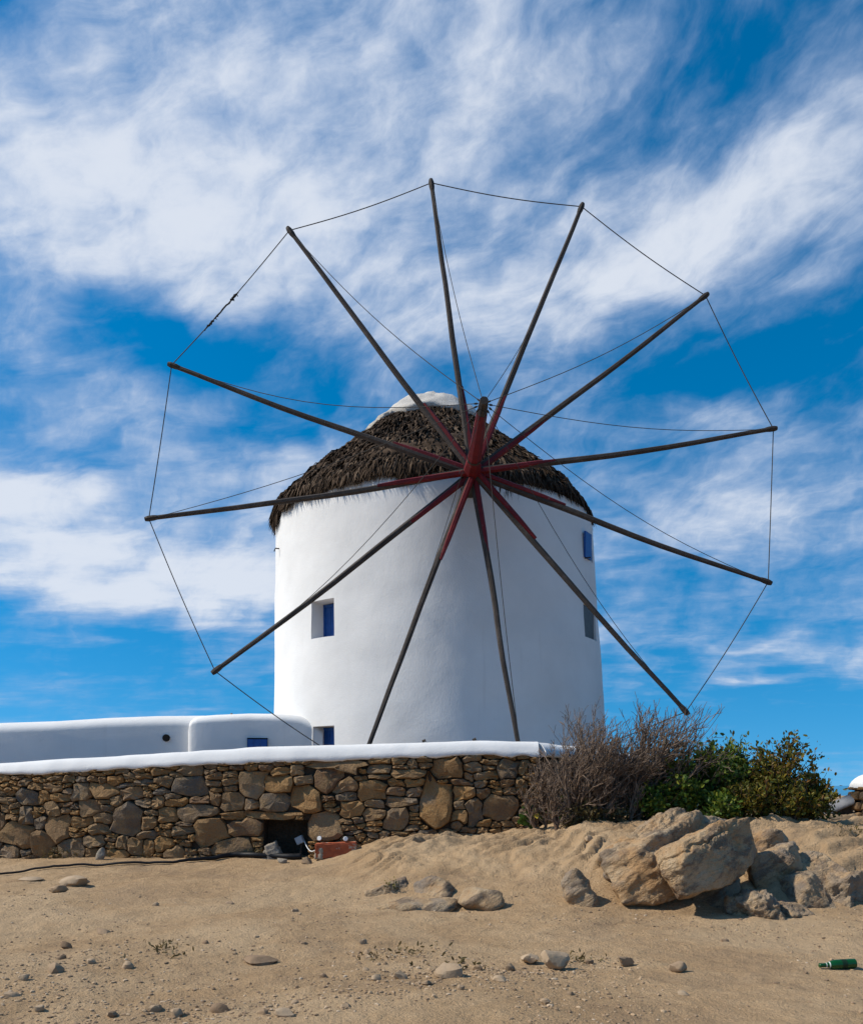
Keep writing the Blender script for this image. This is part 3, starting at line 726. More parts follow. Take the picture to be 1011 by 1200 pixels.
# traced stones: (cx, cy, w, h) in two enlargements of the photograph
Z2 = [(85,290,62,48),(165,262,55,28),(240,275,52,50),(310,275,75,45),(345,238,45,25),(345,305,45,28),(155,325,48,40),(75,342,50,52),(265,320,60,40),(400,280,60,32),(490,244,50,25),(555,258,85,45),(570,208,75,28),(470,303,45,30),(525,310,55,25),(590,300,50,22),(380,350,88,75),(305,352,50,28),(245,365,65,28),(175,380,70,65),(50,400,90,65),(500,342,55,40),(580,335,105,42),(640,296,45,32),(690,303,60,52),(745,250,75,70),(825,252,80,52),(748,310,50,25),(820,305,85,50),(875,212,45,30),(905,238,50,25),(905,295,75,70),(985,230,90,75),(690,345,65,25),(730,378,100,45),(825,343,135,25),(960,380,85,65),(620,390,85,80),(545,388,70,25),(435,365,45,40),(440,400,50,25),(490,425,55,40),(400,435,40,40),(440,440,30,40),(515,460,60,45),(685,440,105,42),(350,465,70,35),(295,460,30,35),(215,445,60,60),(130,435,60,70),(25,448,55,40),(270,455,40,30),(360,428,40,35),(280,420,65,28),(10,360,25,50),(120,365,35,30),(20,300,50,20),(30,270,40,20),(105,258,35,22),(180,290,45,20),(200,235,45,22),(15,238,40,20),(130,290,30,30),(290,385,60,26),(420,248,55,18),(420,225,50,20),(480,215,50,20),(640,225,50,18),(630,250,40,18),(680,225,50,18),(690,245,45,20),(685,268,45,18),(830,215,50,20),(790,205,45,16),(700,205,45,16)]
Z3 = [(250,182,145,75),(370,145,45,28),(360,175,65,25),(418,140,45,28),(422,170,50,38),(470,145,40,45),(517,162,58,35),(563,163,38,28),(615,147,58,45),(700,152,75,38),(755,132,40,25),(753,165,30,25),(800,148,60,45),(365,208,70,28),(465,193,40,25),(572,205,80,62),(447,220,85,25),(262,253,75,45),(365,233,60,16),(345,270,80,55),(412,248,50,22),(410,275,60,25),(470,247,60,25),(472,275,45,25),(638,204,45,25),(690,185,60,20),(685,222,65,22),(745,208,70,55),(610,245,60,18),(665,250,45,20),(535,300,85,120),(612,278,60,42),(672,275,48,32),(435,303,85,28),(268,290,60,28),(290,325,70,38),(345,342,65,35),(348,308,50,28),(420,350,62,55),(470,320,35,14),(470,338,38,14),(470,356,40,14),(648,328,50,65),(605,310,35,25),(600,345,50,30),(720,315,90,60),(350,370,50,20),(300,357,30,20),(745,248,50,22),(790,255,40,40),(560,140,50,18),(650,125,50,16),(300,145,50,22),(260,137,50,14),(310,210,30,18),(310,235,45,14),(550,245,40,16),(795,205,35,40)]
seeds = []
for z_, x0 in ((Z2, 0), (Z3, 300)):
    for cx0, cy0, w0, h0 in z_:
        px, py = x0 + cx0 / 2.5275, 820 + cy0 / 2.5275
        dpt = float(yw(wx(px))) / F
        seeds.append((wx(px), wz(px, py), w0 / 2.5275 / 2 * dpt * 1.04, h0 / 2.5275 / 2 * dpt * 1.06))
RES = 0.008
RX_ = np.arange(XL, XR, RES); RZ_ = np.arange(-0.05, 1.75, RES)
GX_, GZ_ = np.meshgrid(RX_, RZ_)
gline = ground_h(RX_, yw(RX_) - 0.05, False)
inside = (GZ_ < cop_bot(RX_)[None] + 0.005) & (GZ_ > gline[None] - 0.10)
inside &= ~((GX_ > HX0) & (GX_ < HX1) & (GZ_ < HZ1))
wob = np.stack([GX_ * 9, GZ_ * 9, 0 * GX_], -1)
WX_ = GX_ + 0.034 * vnoise(wob, 301); WZ_ = GZ_ + 0.026 * vnoise(wob, 302)
best = np.full(GX_.shape, 9.0); own = np.full(GX_.shape, -1)
def stamp(k, sd_):
    cx0, cz0, hw, hh = sd_
    R_ = 2.0
    ia, ib = np.searchsorted(RX_, cx0 - hw * R_ - .03), np.searchsorted(RX_, cx0 + hw * R_ + .03)
    ja, jb = np.searchsorted(RZ_, cz0 - hh * R_ - .03), np.searchsorted(RZ_, cz0 + hh * R_ + .03)
    if ia >= ib or ja >= jb: return
    sl = (slice(ja, jb), slice(ia, ib)); p_ = 4.5
    d_ = ((np.abs(WX_[sl] - cx0) / hw) ** p_ + (np.abs(WZ_[sl] - cz0) / hh) ** p_) ** (1 / p_)
    m__ = (d_ < best[sl]) & (d_ < R_)
    best[sl] = np.where(m__, d_, best[sl]); own[sl] = np.where(m__, k, own[sl])
for k, sd_ in enumerate(seeds): stamp(k, sd_)
r_ = np.random.default_rng(12)
for _ in range(5000):
    if _ % 6 == 0: ids = np.flatnonzero(inside & (best > 1.42))
    else: ids = ids[best.ravel()[ids] > 1.42]
    if len(ids) < 40: break
    i = ids[r_.integers(len(ids))]; jz, ix = divmod(i, GX_.shape[1])
    far = GX_[jz, ix] < wx(0) - 0.05
    hw = r_.uniform(0.06, 0.12) * (1.3 if far else 1); hh = r_.uniform(0.028, 0.05) * (1.8 if far else 1)
    seeds.append((GX_[jz, ix], GZ_[jz, ix], hw, hh)); stamp(len(seeds) - 1, seeds[-1])
own = np.where(inside & (best < 1.9), own, -1)
ANG = 14
cells = []
for k, (cx0, cz0, hw, hh) in enumerate(seeds):
    jz, ix = np.nonzero(own[max(0, int((cz0 - .6 + .05) / RES)):int((cz0 + .6 + .05) / RES), max(0, int((cx0 - .9 - XL) / RES)):int((cx0 + .9 - XL) / RES)] == k)
    if len(jz) < 24: continue
    jz = jz + max(0, int((cz0 - .6 + .05) / RES)); ix = ix + max(0, int((cx0 - .9 - XL) / RES))
    mx_, mz_ = RX_[ix].mean(), RZ_[jz].mean()
    sx, sz = max(RX_[ix].std(), .01), max(RZ_[jz].std(), .008)
    poly = []
    for q in range(ANG):
        a_ = 2 * math.pi * (q + 0.5 * r_.random()) / ANG
        dx, dz = math.cos(a_) * sx * 1.732, math.sin(a_) * sz * 1.732; ln = math.hypot(dx, dz); dx /= ln; dz /= ln
        t_ = 0.0
        while t_ < 0.7:
            i2 = int((mx_ + dx * t_ - XL) / RES + .5); j2 = int((mz_ + dz * t_ + .05) / RES + .5)
            if not (0 <= i2 < own.shape[1] and 0 <= j2 < own.shape[0]) or own[j2, i2] != k: break
            t_ += 0.004
        t_ = max(t_ - 0.006, 0.012)
        poly.append((dx * t_, dz * t_))
    cells.append((len(jz), mx_, mz_, np.array(poly)))
cells.sort(key=lambda c_: -c_[0])
def stone_mesh(mx_, mz_, poly, seed):
    r = np.random.default_rng(seed)
    size = math.sqrt(abs(poly[:, 0]).max() * abs(poly[:, 1]).max())
    dep = r.uniform(0.02, 0.05) + 0.06 * min(size, 0.2)
    y0 = float(yw(mx_)); v = []
    tl = r.normal(0, 0.10); tv_ = r.normal(0, 0.12)
    for sc, yy in ((0.98, 0.075), (1.0, 0.008), (0.94, -0.40 * dep), (0.70, -0.66 * dep)):
        for (dx, dz) in poly:
            v.append((mx_ + dx * sc, y0 + yy + (tl * dx + tv_ * dz) * (sc < 0.95) + r.normal(0, 0.010) * (sc < 1), mz_ + r.normal(0, 0.003) + dz * sc))
    v.append((mx_ + r.normal(0, .01), y0 - 0.70 * dep, mz_ + r.normal(0, .008)))
    A_ = ANG; f = []
    for i in range(3):
        for j in range(A_): f.append((i * A_ + j, i * A_ + (j + 1) % A_, (i + 1) * A_ + (j + 1) % A_, (i + 1) * A_ + j))
    for j in range(A_): f.append((3 * A_ + j, 3 * A_ + (j + 1) % A_, 4 * A_))
    return v, f
rest = MB()
for k, (n_, mx_, mz_, poly) in enumerate(cells):
    v, f = stone_mesh(mx_, mz_, poly, 1000 + k)
    if k < 295 and n_ > 60: obj('stone', v, f, M['stone'], wall, smooth=True, sharp=24)
    else: rest.add(v, f)
if rest.n: props(rest.build('small_stones', M['stone'], wall, True, sharp=38), kind='stuff')
# two tiny lamps on the coping
for px in (496, 556):
    x = wx(px); c = np.array((x, float(yw(x)) + 0.2, float(cop_top(x)) - 0.01))
    l_ = thing('coping_spotlight', c, 'tiny dark spotlight standing on the white coping below the wheel', 'lamp', 'spotlights on the coping')
    MB().tube([c, c + (0, 0, 0.035)], 0.008, 6).build('stem', M['iron'], l_)
    MB().tube([c + (-0.02, 0, 0.03), c + (0.03, 0, 0.045)], [0.014, 0.02], 8).build('lamp_head', M['iron'], l_)

# ------------------------------------------------------------------ wall behind the bushes, ramp wall, pier
def rubble_wall(name, path, label, base_z, tops, thick=0.42, stone_seed=0, cop_h=0.2, cmat='white'):
    path = np.array(path, float); tops = np.array(tops, float)
    root = thing(name, (path[0][0], path[0][1], base_z), label, 'wall')
    seg = np.linalg.norm(np.diff(path, axis=0), axis=1); s = np.concatenate([[0], np.cumsum(seg)])
    n_ = int(s[-1] / 0.08) + 2; q = np.linspace(0, s[-1], n_)
    cx0 = np.interp(q, s, path[:, 0]); cy0 = np.interp(q, s, path[:, 1]); tz = np.interp(q, s, tops)
    tx = np.gradient(cx0); ty = np.gradient(cy0); ln = np.hypot(tx, ty); nx_, ny_ = ty / ln, -tx / ln     # front normal
    row = [(0.03, 0), (0.05, 0.02), (0.035, cop_h * .4), (-0.02, cop_h * .75), (-0.10, cop_h * .97), (-0.2, cop_h), (-thick + .1, cop_h * .9), (-thick, cop_h * .4), (-thick - .02, 0)]
    v = np.array([[(cx0[i] + nx_[i] * p, cy0[i] + ny_[i] * p, tz[i] - cop_h + h) for p, h in row] for i in range(n_)])
    m_ = len(row); v += (0.012 * fbm(v * 3, 3, 3))[..., None]
    f = [(i * m_ + j, (i + 1) * m_ + j, (i + 1) * m_ + (j + 1) % m_, i * m_ + (j + 1) % m_) for i in range(n_ - 1) for j in range(m_)]
    f += [tuple(range(m_ - 1, -1, -1)), tuple((n_ - 1) * m_ + j for j in range(m_))]
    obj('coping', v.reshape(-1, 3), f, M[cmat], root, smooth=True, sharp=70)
    v = np.array([[(cx0[i] + nx_[i] * p, cy0[i] + ny_[i] * p, h) for p, h in ((-0.05, base_z - .3), (-0.05, tz[i] - cop_h + .01), (-thick + .03, tz[i] - cop_h + .01), (-thick + .03, base_z - .3))] for i in range(n_)])
    f = [(i * 4 + j, (i + 1) * 4 + j, (i + 1) * 4 + (j + 1) % 4, i * 4 + (j + 1) % 4) for i in range(n_ - 1) for j in range(4)]
    f += [(3, 2, 1, 0), tuple((n_ - 1) * 4 + j for j in range(4))]
    obj('wall_core', v.reshape(-1, 3), f, M['core'], root)
    r = np.random.default_rng(stone_seed)
    z = base_z - 0.05
    while z < tops.max() - cop_h:
        h = r.uniform(0.07, 0.15); u_ = r.uniform(0, .1)
        while u_ < s[-1] - 0.05:
            wd = min(r.uniform(0.12, 0.32), s[-1] - u_)
            c_ = u_ + wd / 2; tzz = float(np.interp(c_, q, tz)) - cop_h
            if z + h < tzz + 0.06:
                hh = min(h, tzz - z)
                if hh > 0.03:
                    cxx, cyy = float(np.interp(c_, q, cx0)), float(np.interp(c_, q, cy0)); nxx, nyy = float(np.interp(c_, q, nx_)), float(np.interp(c_, q, ny_))
                    v = []
                    for sc, yy in ((1.0, -0.07), (1.0, 0.0), (0.86, 0.035), (0.5, 0.05)):
                        for k in range(10):
                            a_ = 2 * math.pi * k / 10; pw = lambda c__: math.copysign(abs(c__) ** 0.55, c__)
                            du, dz = pw(math.cos(a_)) * wd * .47 * sc, pw(math.sin(a_)) * hh * .46 * sc
                            jit = r.normal(0, .006, 3)
                            v.append((cxx - nyy * du + nxx * yy + jit[0], cyy + nxx * du + nyy * yy + jit[1], z + hh / 2 + dz + jit[2]))
                    f = [(i * 10 + j, i * 10 + (j + 1) % 10, (i + 1) * 10 + (j + 1) % 10, (i + 1) * 10 + j) for i in range(3) for j in range(10)] + [tuple(30 + j for j in range(10))]
                    obj('stone', v, f, M['stone'], root, smooth=True, sharp=45)
            u_ += wd + 0.008
        z += h + 0.006
    return root
rubble_wall('side_wall', [(1.50, 11.36), (2.4, 12.1), (3.5, 13.6), (4.0, 15.0)], 'shaded stone wall with white coping running back behind the bare bush', 0.45, [wz(625, 868.5), 1.76, 1.72, 1.68], stone_seed=4)
pA, pB = P(940, 958, 12.6), P(1000, 930, 12.4)
rubble_wall('ramp_wall', [(pA[0] - 0.5, 12.75), (pA[0], 12.6), (pB[0], 12.4)], 'low stone wall with sloping coping coloured shade-grey rising to the white-capped pier', 0.45, [pA[2] - .1, pA[2] + 0.02, pB[2]], stone_seed=8, cop_h=0.16, cmat='coping_shade')
pier = thing('stone_pier', (P(1030, 960, 12.1)[0], 12.3, 0.5), 'thick round stone pier with white domed cap beside the ramp wall', 'pier')
pc = np.array((P(1033, 960, 12.45)[0], 12.45)); PR = 0.40
zt_p = zt(922, 12.1)
MB().tube([(pc[0], pc[1], 0.2), (pc[0], pc[1], zt_p)], PR - 0.04, 20).build('pier_core', M['core'], pier)
v = []; 
for k in range(9):
    a_ = k / 8 * math.pi / 2
    for j in range(24):
        q = 2 * math.pi * j / 24; rr = (PR + 0.03) * math.cos(a_) + 0.001
        v.append((pc[0] + rr * math.cos(q), pc[1] + rr * math.sin(q), zt_p - 0.02 + 0.24 * math.sin(a_)))
f = [(i * 24 + j, i * 24 + (j + 1) % 24, (i + 1) * 24 + (j + 1) % 24, (i + 1) * 24 + j) for i in range(8) for j in range(24)] + [tuple(23 - j for j in range(24))]
obj('domed_cap', v, f, M['white'], pier, smooth=True, sharp=70)
r = np.random.default_rng(5); z = 0.40
while z < zt_p - 0.05:
    h = min(r.uniform(0.09, 0.17), zt_p - z); a0 = r.uniform(0, 1)
    a1 = a0
    while a1 < a0 + 2 * math.pi - 0.15:
        wa = r.uniform(0.35, 0.75); wa = min(wa, a0 + 2 * math.pi - a1)
        v = []
        for sc, yy in ((1, -0.08), (1, -0.01), (0.86, 0.03), (0.5, 0.045)):
            for k in range(10):
                t_ = 2 * math.pi * k / 10; pw = lambda c__: math.copysign(abs(c__) ** 0.55, c__)
                aa = a1 + wa / 2 + pw(math.cos(t_)) * wa * .46 * sc; zz = z + h / 2 + pw(math.sin(t_)) * h * .46 * sc
                R_ = PR + yy + r.normal(0, .005); v.append((pc[0] + R_ * math.cos(aa), pc[1] + R_ * math.sin(aa), zz + r.normal(0, .004)))
        f = [(i * 10 + j, i * 10 + (j + 1) % 10, (i + 1) * 10 + (j + 1) % 10, (i + 1) * 10 + j) for i in range(3) for j in range(10)] + [tuple(30 + j for j in range(10))]
        obj('stone', v, f, M['stone'], pier, smooth=True, sharp=45)
        a1 += wa + 0.02
    z += h + 0.008

# ------------------------------------------------------------------ rocks
ico = {}
def icosphere(n_):
    if n_ not in ico:
        bm = bmesh.new(); bmesh.ops.create_icosphere(bm, subdivisions=n_, radius=1.0)
        bm.verts.ensure_lookup_table(); bm.faces.ensure_lookup_table()
        ico[n_] = (np.array([v.co[:] for v in bm.verts]), [tuple(v.index for v in f.verts) for f in bm.faces]); bm.free()
    return ico[n_]
def hull_planes(pts):
    pts = np.asarray(pts, float)
    bm = bmesh.new()
    for p in pts: bm.verts.new(p)
    r = bmesh.ops.convex_hull(bm, input=bm.verts); bm.normal_update()
    c = pts.mean(0); pl = []
    for f in bm.faces:
        n = np.array(f.normal[:]); d = (np.array(f.calc_center_median()[:]) - c) @ n
        if d < 0: n, d = -n, -d
        pl.append((n, d))
    bm.free(); return c, pl
def rock_mesh(c, planes, sub=5, power=16, amp=0.03, freq=2.5, seed=0, strata=0.0, sdir=(-0.50, 0.2, 0.84), crease=0.0):
    D, f = icosphere(sub)
    N = np.array([p[0] for p in planes]); dd = np.array([max(p[1], 1e-3) for p in planes])
    q = np.maximum(D @ N.T, 0) / dd
    m = q.max(1, keepdims=True); r = 1 / (m[:, 0] * ((q / m) ** power).sum(1) ** (1 / power))
    v = c + D * r[:, None]
    dsp = amp * fbm(v * freq, 6, seed, 0.6)
    hh_ = v @ np.array(sdir); cn = vnoise(np.stack([hh_ * 2.6, 0.5 * v[:, 0], 0.5 * v[:, 1]], -1) + 5 + seed, seed + 40) + 0.12 * fbm(v * freq * 3 + 2, 3, seed + 41)
    dsp = dsp - crease * np.exp(-(cn / 0.035) ** 2)
    if strata:
        h = v @ np.array(sdir)
        hw_ = h * 9 + 1.2 * fbm(v * 1.6, 3, seed + 9)
        dsp = dsp - strata * np.maximum(0, vnoise(np.stack([hw_, 0.35 * v[:, 0], 0.35 * v[:, 1]], -1), seed + 5)) ** 1.5
    return v + D * dsp[:, None], f
def boulder(name, pts, label, mat='granite', sub=5, power=16, amp=0.03, freq=2.5, seed=0, strata=0.03, cat='boulder', group=None):
    c, pl = hull_planes(pts)
    v, f = rock_mesh(c, pl, sub, power, amp, freq, seed, strata, crease=0.03)
    return props(obj(name, v, f, M[mat], smooth=True), label, cat, group)
# large leaning slab behind, block in front (corner points from the photograph with their depth)
boulder('boulder', [P(697, 1003, 8.5), P(704, 992, 8.9), P(735, 974, 8.9), P(795, 945, 9.0), P(835, 951, 9.1), P(868, 966, 9.3), P(872, 1005, 9.6), P(728, 1062, 8.1), P(722, 1050, 8.15), P(790, 1058, 8.15), P(830, 1040, 8.6),
        P(700, 1010, 9.6), P(790, 960, 10.0), P(760, 985, 8.38), P(745, 1010, 8.2), P(860, 1075, 9.4), P(740, 1085, 8.9)],
        'big sloping tan boulder leaning behind a squarer block', seed=3, strata=0.06, amp=0.05, sub=7, power=48)
boulder('boulder', [P(768, 1001, 8.0), P(775, 992, 8.05), P(800, 986, 7.85), P(846, 961, 8.2), P(878, 956, 8.4), P(889, 993, 8.3), P(886, 1011, 8.2), P(868, 1026, 8.05), P(806, 1052, 7.72), P(793, 1052, 7.72), P(778, 1030, 7.8), P(800, 1010, 7.66),
        P(780, 995, 8.5), P(850, 965, 8.8), P(888, 1000, 8.8), P(800, 1050, 8.3)],
        'squared granite block with an orange end face resting against the sloping boulder', seed=14, strata=0.025, amp=0.036, sub=7, power=60)
def lump(px, py, wpx, hpx, label, name='boulder', depth_ratio=0.8, tilt=0, yaw=0, seed=0, sink=0.35, mat='granite', sub=4, amp=0.10, cat=None, group=None, power=26, strata=0.03, facets=14, crag=False):
    if crag: amp *= 1.05; sub = 6; depth_ratio = 1.15
    """a rock whose visible foot is at pixel (px, py); wpx x hpx its visible size"""
    p = gp(px, py); d = p[1]; w_ = wpx * d / F / 2; h_ = hpx * d / F; dp = w_ * depth_ratio
    r = np.random.default_rng(seed + 100)
    c = np.array((p[0], p[1] + dp * 0.8, p[2] + h_ * (0.5 - sink * 0.5)))
    hz_ = h_ * (1 + sink) / 2
    pl = []
    dirs = [np.array(q, float) for q in ((1, 0, 0), (-1, 0, 0), (0, 1, 0), (0, -1, 0), (0, 0, 1), (0, 0, -1))]
    dirs += [q / np.linalg.norm(q) for q in r.normal(0, 1, (facets, 3))]
    A_ = np.array((w_, dp, hz_)); ct, st = math.cos(math.radians(tilt)), math.sin(math.radians(tilt)); cy, sy = math.cos(math.radians(yaw)), math.sin(math.radians(yaw))
    R_ = np.array(((cy, -sy, 0), (sy, cy, 0), (0, 0, 1.0))) @ np.array(((ct, 0, -st), (0, 1, 0), (st, 0, ct)))
    for k, q in enumerate(dirs):
        n_ = q / A_; ln = np.linalg.norm(n_); dist = (1.0 if k < 6 else r.uniform(0.62, 0.95)) / ln
        pl.append((R_ @ (n_ / ln), dist))
    v, f = rock_mesh(c, pl, sub, power, amp * min(w_, hz_), 2.2 / max(w_, .03) * 0.6, seed, strata * (w_ > 0.15), crease=0.018 * crag)
    return props(obj(name, v, f, M[mat], smooth=True, sharp=(32 if sub <= 3 else None)), label, cat or 'boulder', group)
lump(681, 1063, 50, 48, 'rounded grey granite boulder left of the dark hollow under the sloping boulder', seed=1, amp=0.12, depth_ratio=0.9)
lump(562, 1068, 62, 24, 'flat oval tan rock lying at the foot of the sandy bank', name='rock', seed=2, cat='rock', amp=0.10, tilt=-4, strata=0)
lump(455, 1052, 62, 22, 'cracked flat ledge rock with yellow moss in its crack', name='rock', seed=3, cat='rock', tilt=5, amp=0.08, power=14, sink=0.9, crag=True)
lump(512, 1052, 58, 24, 'flat ledge rock split from its neighbour by a dark crack', name='rock', seed=4, cat='rock', tilt=8, amp=0.08, power=14, sink=0.9, crag=True)
lump(486, 1066, 100, 12, 'thin buried ledge of rock under the two cracked slabs', name='rock', seed=5, cat='rock', tilt=0, amp=0.08, sink=2.0)
lump(905, 998, 62, 30, 'small brown rock wedged on the crest behind the squared block', name='rock', seed=6, cat='rock', tilt=28, amp=0.10, sink=0.9, crag=True)
lump(925, 1036, 76, 40, 'broad grey-topped rock ledge right of the squared block', name='rock', seed=7, cat='rock', tilt=12, amp=0.09, strata=0.04, sink=0.9, crag=True)
lump(968, 1030, 90, 30, 'long ridged rock ledge slanting up the bank', name='rock', seed=8, cat='rock', tilt=14, amp=0.12, strata=0.05, sub=5, sink=0.9, crag=True)
lump(950, 1062, 78, 38, 'tan egg-shaped rock in the lower right outcrop above a dark gap', name='rock', seed=9, cat='rock', tilt=10, amp=0.08, power=40, sub=5, sink=0.9, crag=True)
lump(895, 1076, 54, 38, 'knobbly pale rock at the foot of the outcrop', name='rock', seed=10, cat='rock', tilt=25, amp=0.2, strata=0.04, sink=0.9, crag=True)
lump(868, 1074, 30, 22, 'small knobbly rock half buried beside the pale outcrop foot', name='rock', seed=11, cat='rock', tilt=20, amp=0.2, sink=0.9, crag=True)
lump(845, 1060, 80, 26, 'dark fractured rock shelf under the squared block', name='rock', seed=12, cat='rock', tilt=24, amp=0.15, strata=0.06, sink=0.9, crag=True)
lump(1000, 1062, 70, 36, 'dark jagged rock at the outer end of the outcrop', name='rock', seed=13, cat='rock', tilt=20, amp=0.2, strata=0.05, sink=0.9, crag=True)
lump(930, 1075, 60, 18, 'low rock rib at the toe of the outcrop', name='rock', seed=14, cat='rock', tilt=8, amp=0.18, strata=0.03, sink=0.9, crag=True)
# loose stones
lump(651, 1138, 40, 24, 'largest grey faceted stone lying loose on the open ground', name='stone', seed=41, cat='stone', mat='loose', amp=0.07, power=40, sub=3, sink=0.15)
lump(622, 1130, 24, 12, 'reddish stone touching the largest grey loose stone', name='stone', seed=42, cat='stone', mat='loose', amp=0.1, power=40, sub=3, sink=0.2)
lump(735, 1133, 20, 11, 'dark stone between the largest loose stone and the pointed one', name='stone', seed=43, cat='stone', mat='loose', amp=0.1, power=40, sub=3, sink=0.2)
lump(797, 1141, 22, 13, 'small pointed stone with a dark shadow on bare sand', name='stone', seed=44, cat='stone', mat='loose', amp=0.08, power=40, sub=3, sink=0.15)
lump(522, 1147, 40, 15, 'low dark stone with dirt piled on it', name='stone', seed=45, cat='stone', mat='loose', amp=0.12, power=40, sub=3, sink=0.3)
lump(300, 1132, 50, 9, 'long flat slate-grey stone on the open sand', name='stone', seed=46, cat='stone', mat='loose', amp=0.08, power=40, sub=3, sink=0.3, tilt=4)
lump(80, 1040, 40, 12, 'flat pale stone near the black hose', name='stone', seed=47, cat='stone', mat='loose', amp=0.1, sub=3, sink=0.3)
lump(32, 1034, 34, 6, 'thin flat stone beside the black hose', name='stone', seed=48, cat='stone', mat='loose', amp=0.1, sub=3, sink=0.3)
lump(66, 1047, 28, 9, 'pale crumbly stone next to a flat pale one', name='stone', seed=49, cat='stone', mat='loose', amp=0.14, sub=3, sink=0.3)
spots = [(120,1096,20,7),(76,1112,16,9),(62,1140,24,10),(148,1136,16,8),(10,1172,24,9),(345,1070,14,5),(268,1060,12,4),(182,1062,10,4),(425,1108,10,7),(430,1120,9,6),(470,1148,18,9),(428,1140,10,6),(255,1188,26,13),(205,1192,20,8),(330,1193,30,8),(308,1190,14,8),(180,1188,20,9),(405,1182,14,7),(378,1146,10,6),(560,1138,16,9),(598,1138,12,10),(585,1152,22,8),(440,1150,14,8),(355,1108,12,4),(240,1106,10,4),(300,1100,9,4),(690,1130,12,6),(802,1168,16,5),(668,1168,9,5),(640,1176,14,5),(70,1125,12,6),(105,1130,12,7),(25,1150,14,7),(45,1185,14,7),(130,1192,16,6),(275,1150,9,4),(500,1155,14,6),(540,1160,10,5),(345,1178,12,5),(850,1105,10,4),(910,1155,9,4)]
for k, (px, py, a_, b_) in enumerate(spots):
    lump(px, py, a_, b_, 'small brown-grey stone lying loose on the sandy ground', name='stone', seed=60 + k, cat='stone', group='small loose stones on the sand', mat='loose', amp=0.12, power=40, sub=2, sink=0.55, strata=0, tilt=random.uniform(-10, 10))
lump(690, 988, 12, 9, 'small rounded stone on the sand below the bare bush', name='stone', seed=150, cat='stone', mat='loose', amp=0.1, sub=3, sink=0.2)
# gravel
v0, f0 = icosphere(1)
f0 = np.array(f0); NG = 5000
u_ = rng.random(NG); gy_ = 4.1 + (9.2 - 4.1) * u_ ** 1.6; gx_ = rng.uniform(-0.56, 0.56, NG) * gy_
den = fbm(np.stack([gx_ * 1.1, gy_ * 1.1, 0 * gx_], -1), 3, 70)
keep = rng.random(NG) < np.clip(0.35 + 1.3 * den + 0.25 * (gy_ < 6), 0.06, 1)
gx_, gy_ = gx_[keep], gy_[keep]
for px, py, nn_, sp in ((450, 1120, 160, .28), (500, 1145, 220, .30), (585, 1142, 160, .22), (640, 1140, 140, .2), (90, 1125, 160, .4), (20, 1165, 140, .3), (300, 1185, 220, .35), (210, 1190, 180, .3), (420, 1165, 120, .3), (710, 1130, 80, .2), (660, 1075, 80, .3), (800, 1085, 120, .5)):
    c = gp(px, py); gx_ = np.r_[gx_, c[0] + rng.normal(0, sp, nn_)]; gy_ = np.r_[gy_, np.maximum(c[1] + rng.normal(0, sp * .6, nn_), 4.0)]
n_ = len(gx_)
sz_ = 0.004 + 0.009 * rng.random(n_) ** 4 + 0.002
gz_ = ground_h(gx_, gy_)
sc_ = np.stack([sz_ * rng.uniform(.8, 1.6, n_), sz_ * rng.uniform(.8, 1.4, n_), sz_ * rng.uniform(.4, .9, n_)], -1)
vv = v0[None] * sc_[:, None, :] * (1 + 0.25 * rng.standard_normal((n_, len(v0), 1)) * 0.6)
an = rng.uniform(0, 6.28, n_); ca, sa = np.cos(an)[:, None], np.sin(an)[:, None]
vv = np.stack([vv[..., 0] * ca - vv[..., 1] * sa, vv[..., 0] * sa + vv[..., 1] * ca, vv[..., 2]], -1)
vv = vv + np.stack([gx_, gy_, gz_ + sc_[:, 2] * 0.25], -1)[:, None, :]
ff = (f0[None] + (np.arange(n_) * len(v0))[:, None, None]).reshape(-1, 3)
props(obj('gravel', vv.reshape(-1, 3), ff, M['gravel']), 'scattered brown gravel and grit on the sandy ground', 'gravel', kind='stuff')

# ------------------------------------------------------------------ vegetation
def grow(mb, p, d, length, rad, depth, r, spread, bend, shrink, kids, up=0.1, sides=4, tips=None, minr=0.0025, wind=(0, 0, 0)):
    n_ = 4; pts = [p]; q = p.copy(); dd = d.copy()
    for i in range(n_):
        dd = dd + r.normal(0, bend, 3) + np.array((0, 0, up)) + np.asarray(wind); dd /= np.linalg.norm(dd); q = q + dd * length / n_; pts.append(q)
    mb.tube(pts, np.linspace(rad, max(rad * 0.62, minr * .8), n_ + 1), sides, cap=False)
    if depth == 0:
        if tips is not None: tips.append((q, dd))
        return
    for k in range(kids if isinstance(kids, int) else r.integers(kids[0], kids[1] + 1)):
        at = r.uniform(0.35, 1.0) if k else 1.0
        i = min(int(at * n_), n_ - 1); base_ = pts[i] * (1 - (at * n_ - i)) + pts[i + 1] * (at * n_ - i)
        nd = dd + r.normal(0, spread, 3); nd /= np.linalg.norm(nd)
        if tips is not None and depth <= 3: tips.append((base_, nd))
        grow(mb, base_, nd, length * shrink * r.uniform(0.75, 1.2), max(rad * 0.60, minr), depth - 1, r, spread, bend, shrink, kids, up, sides, tips, minr, wind)
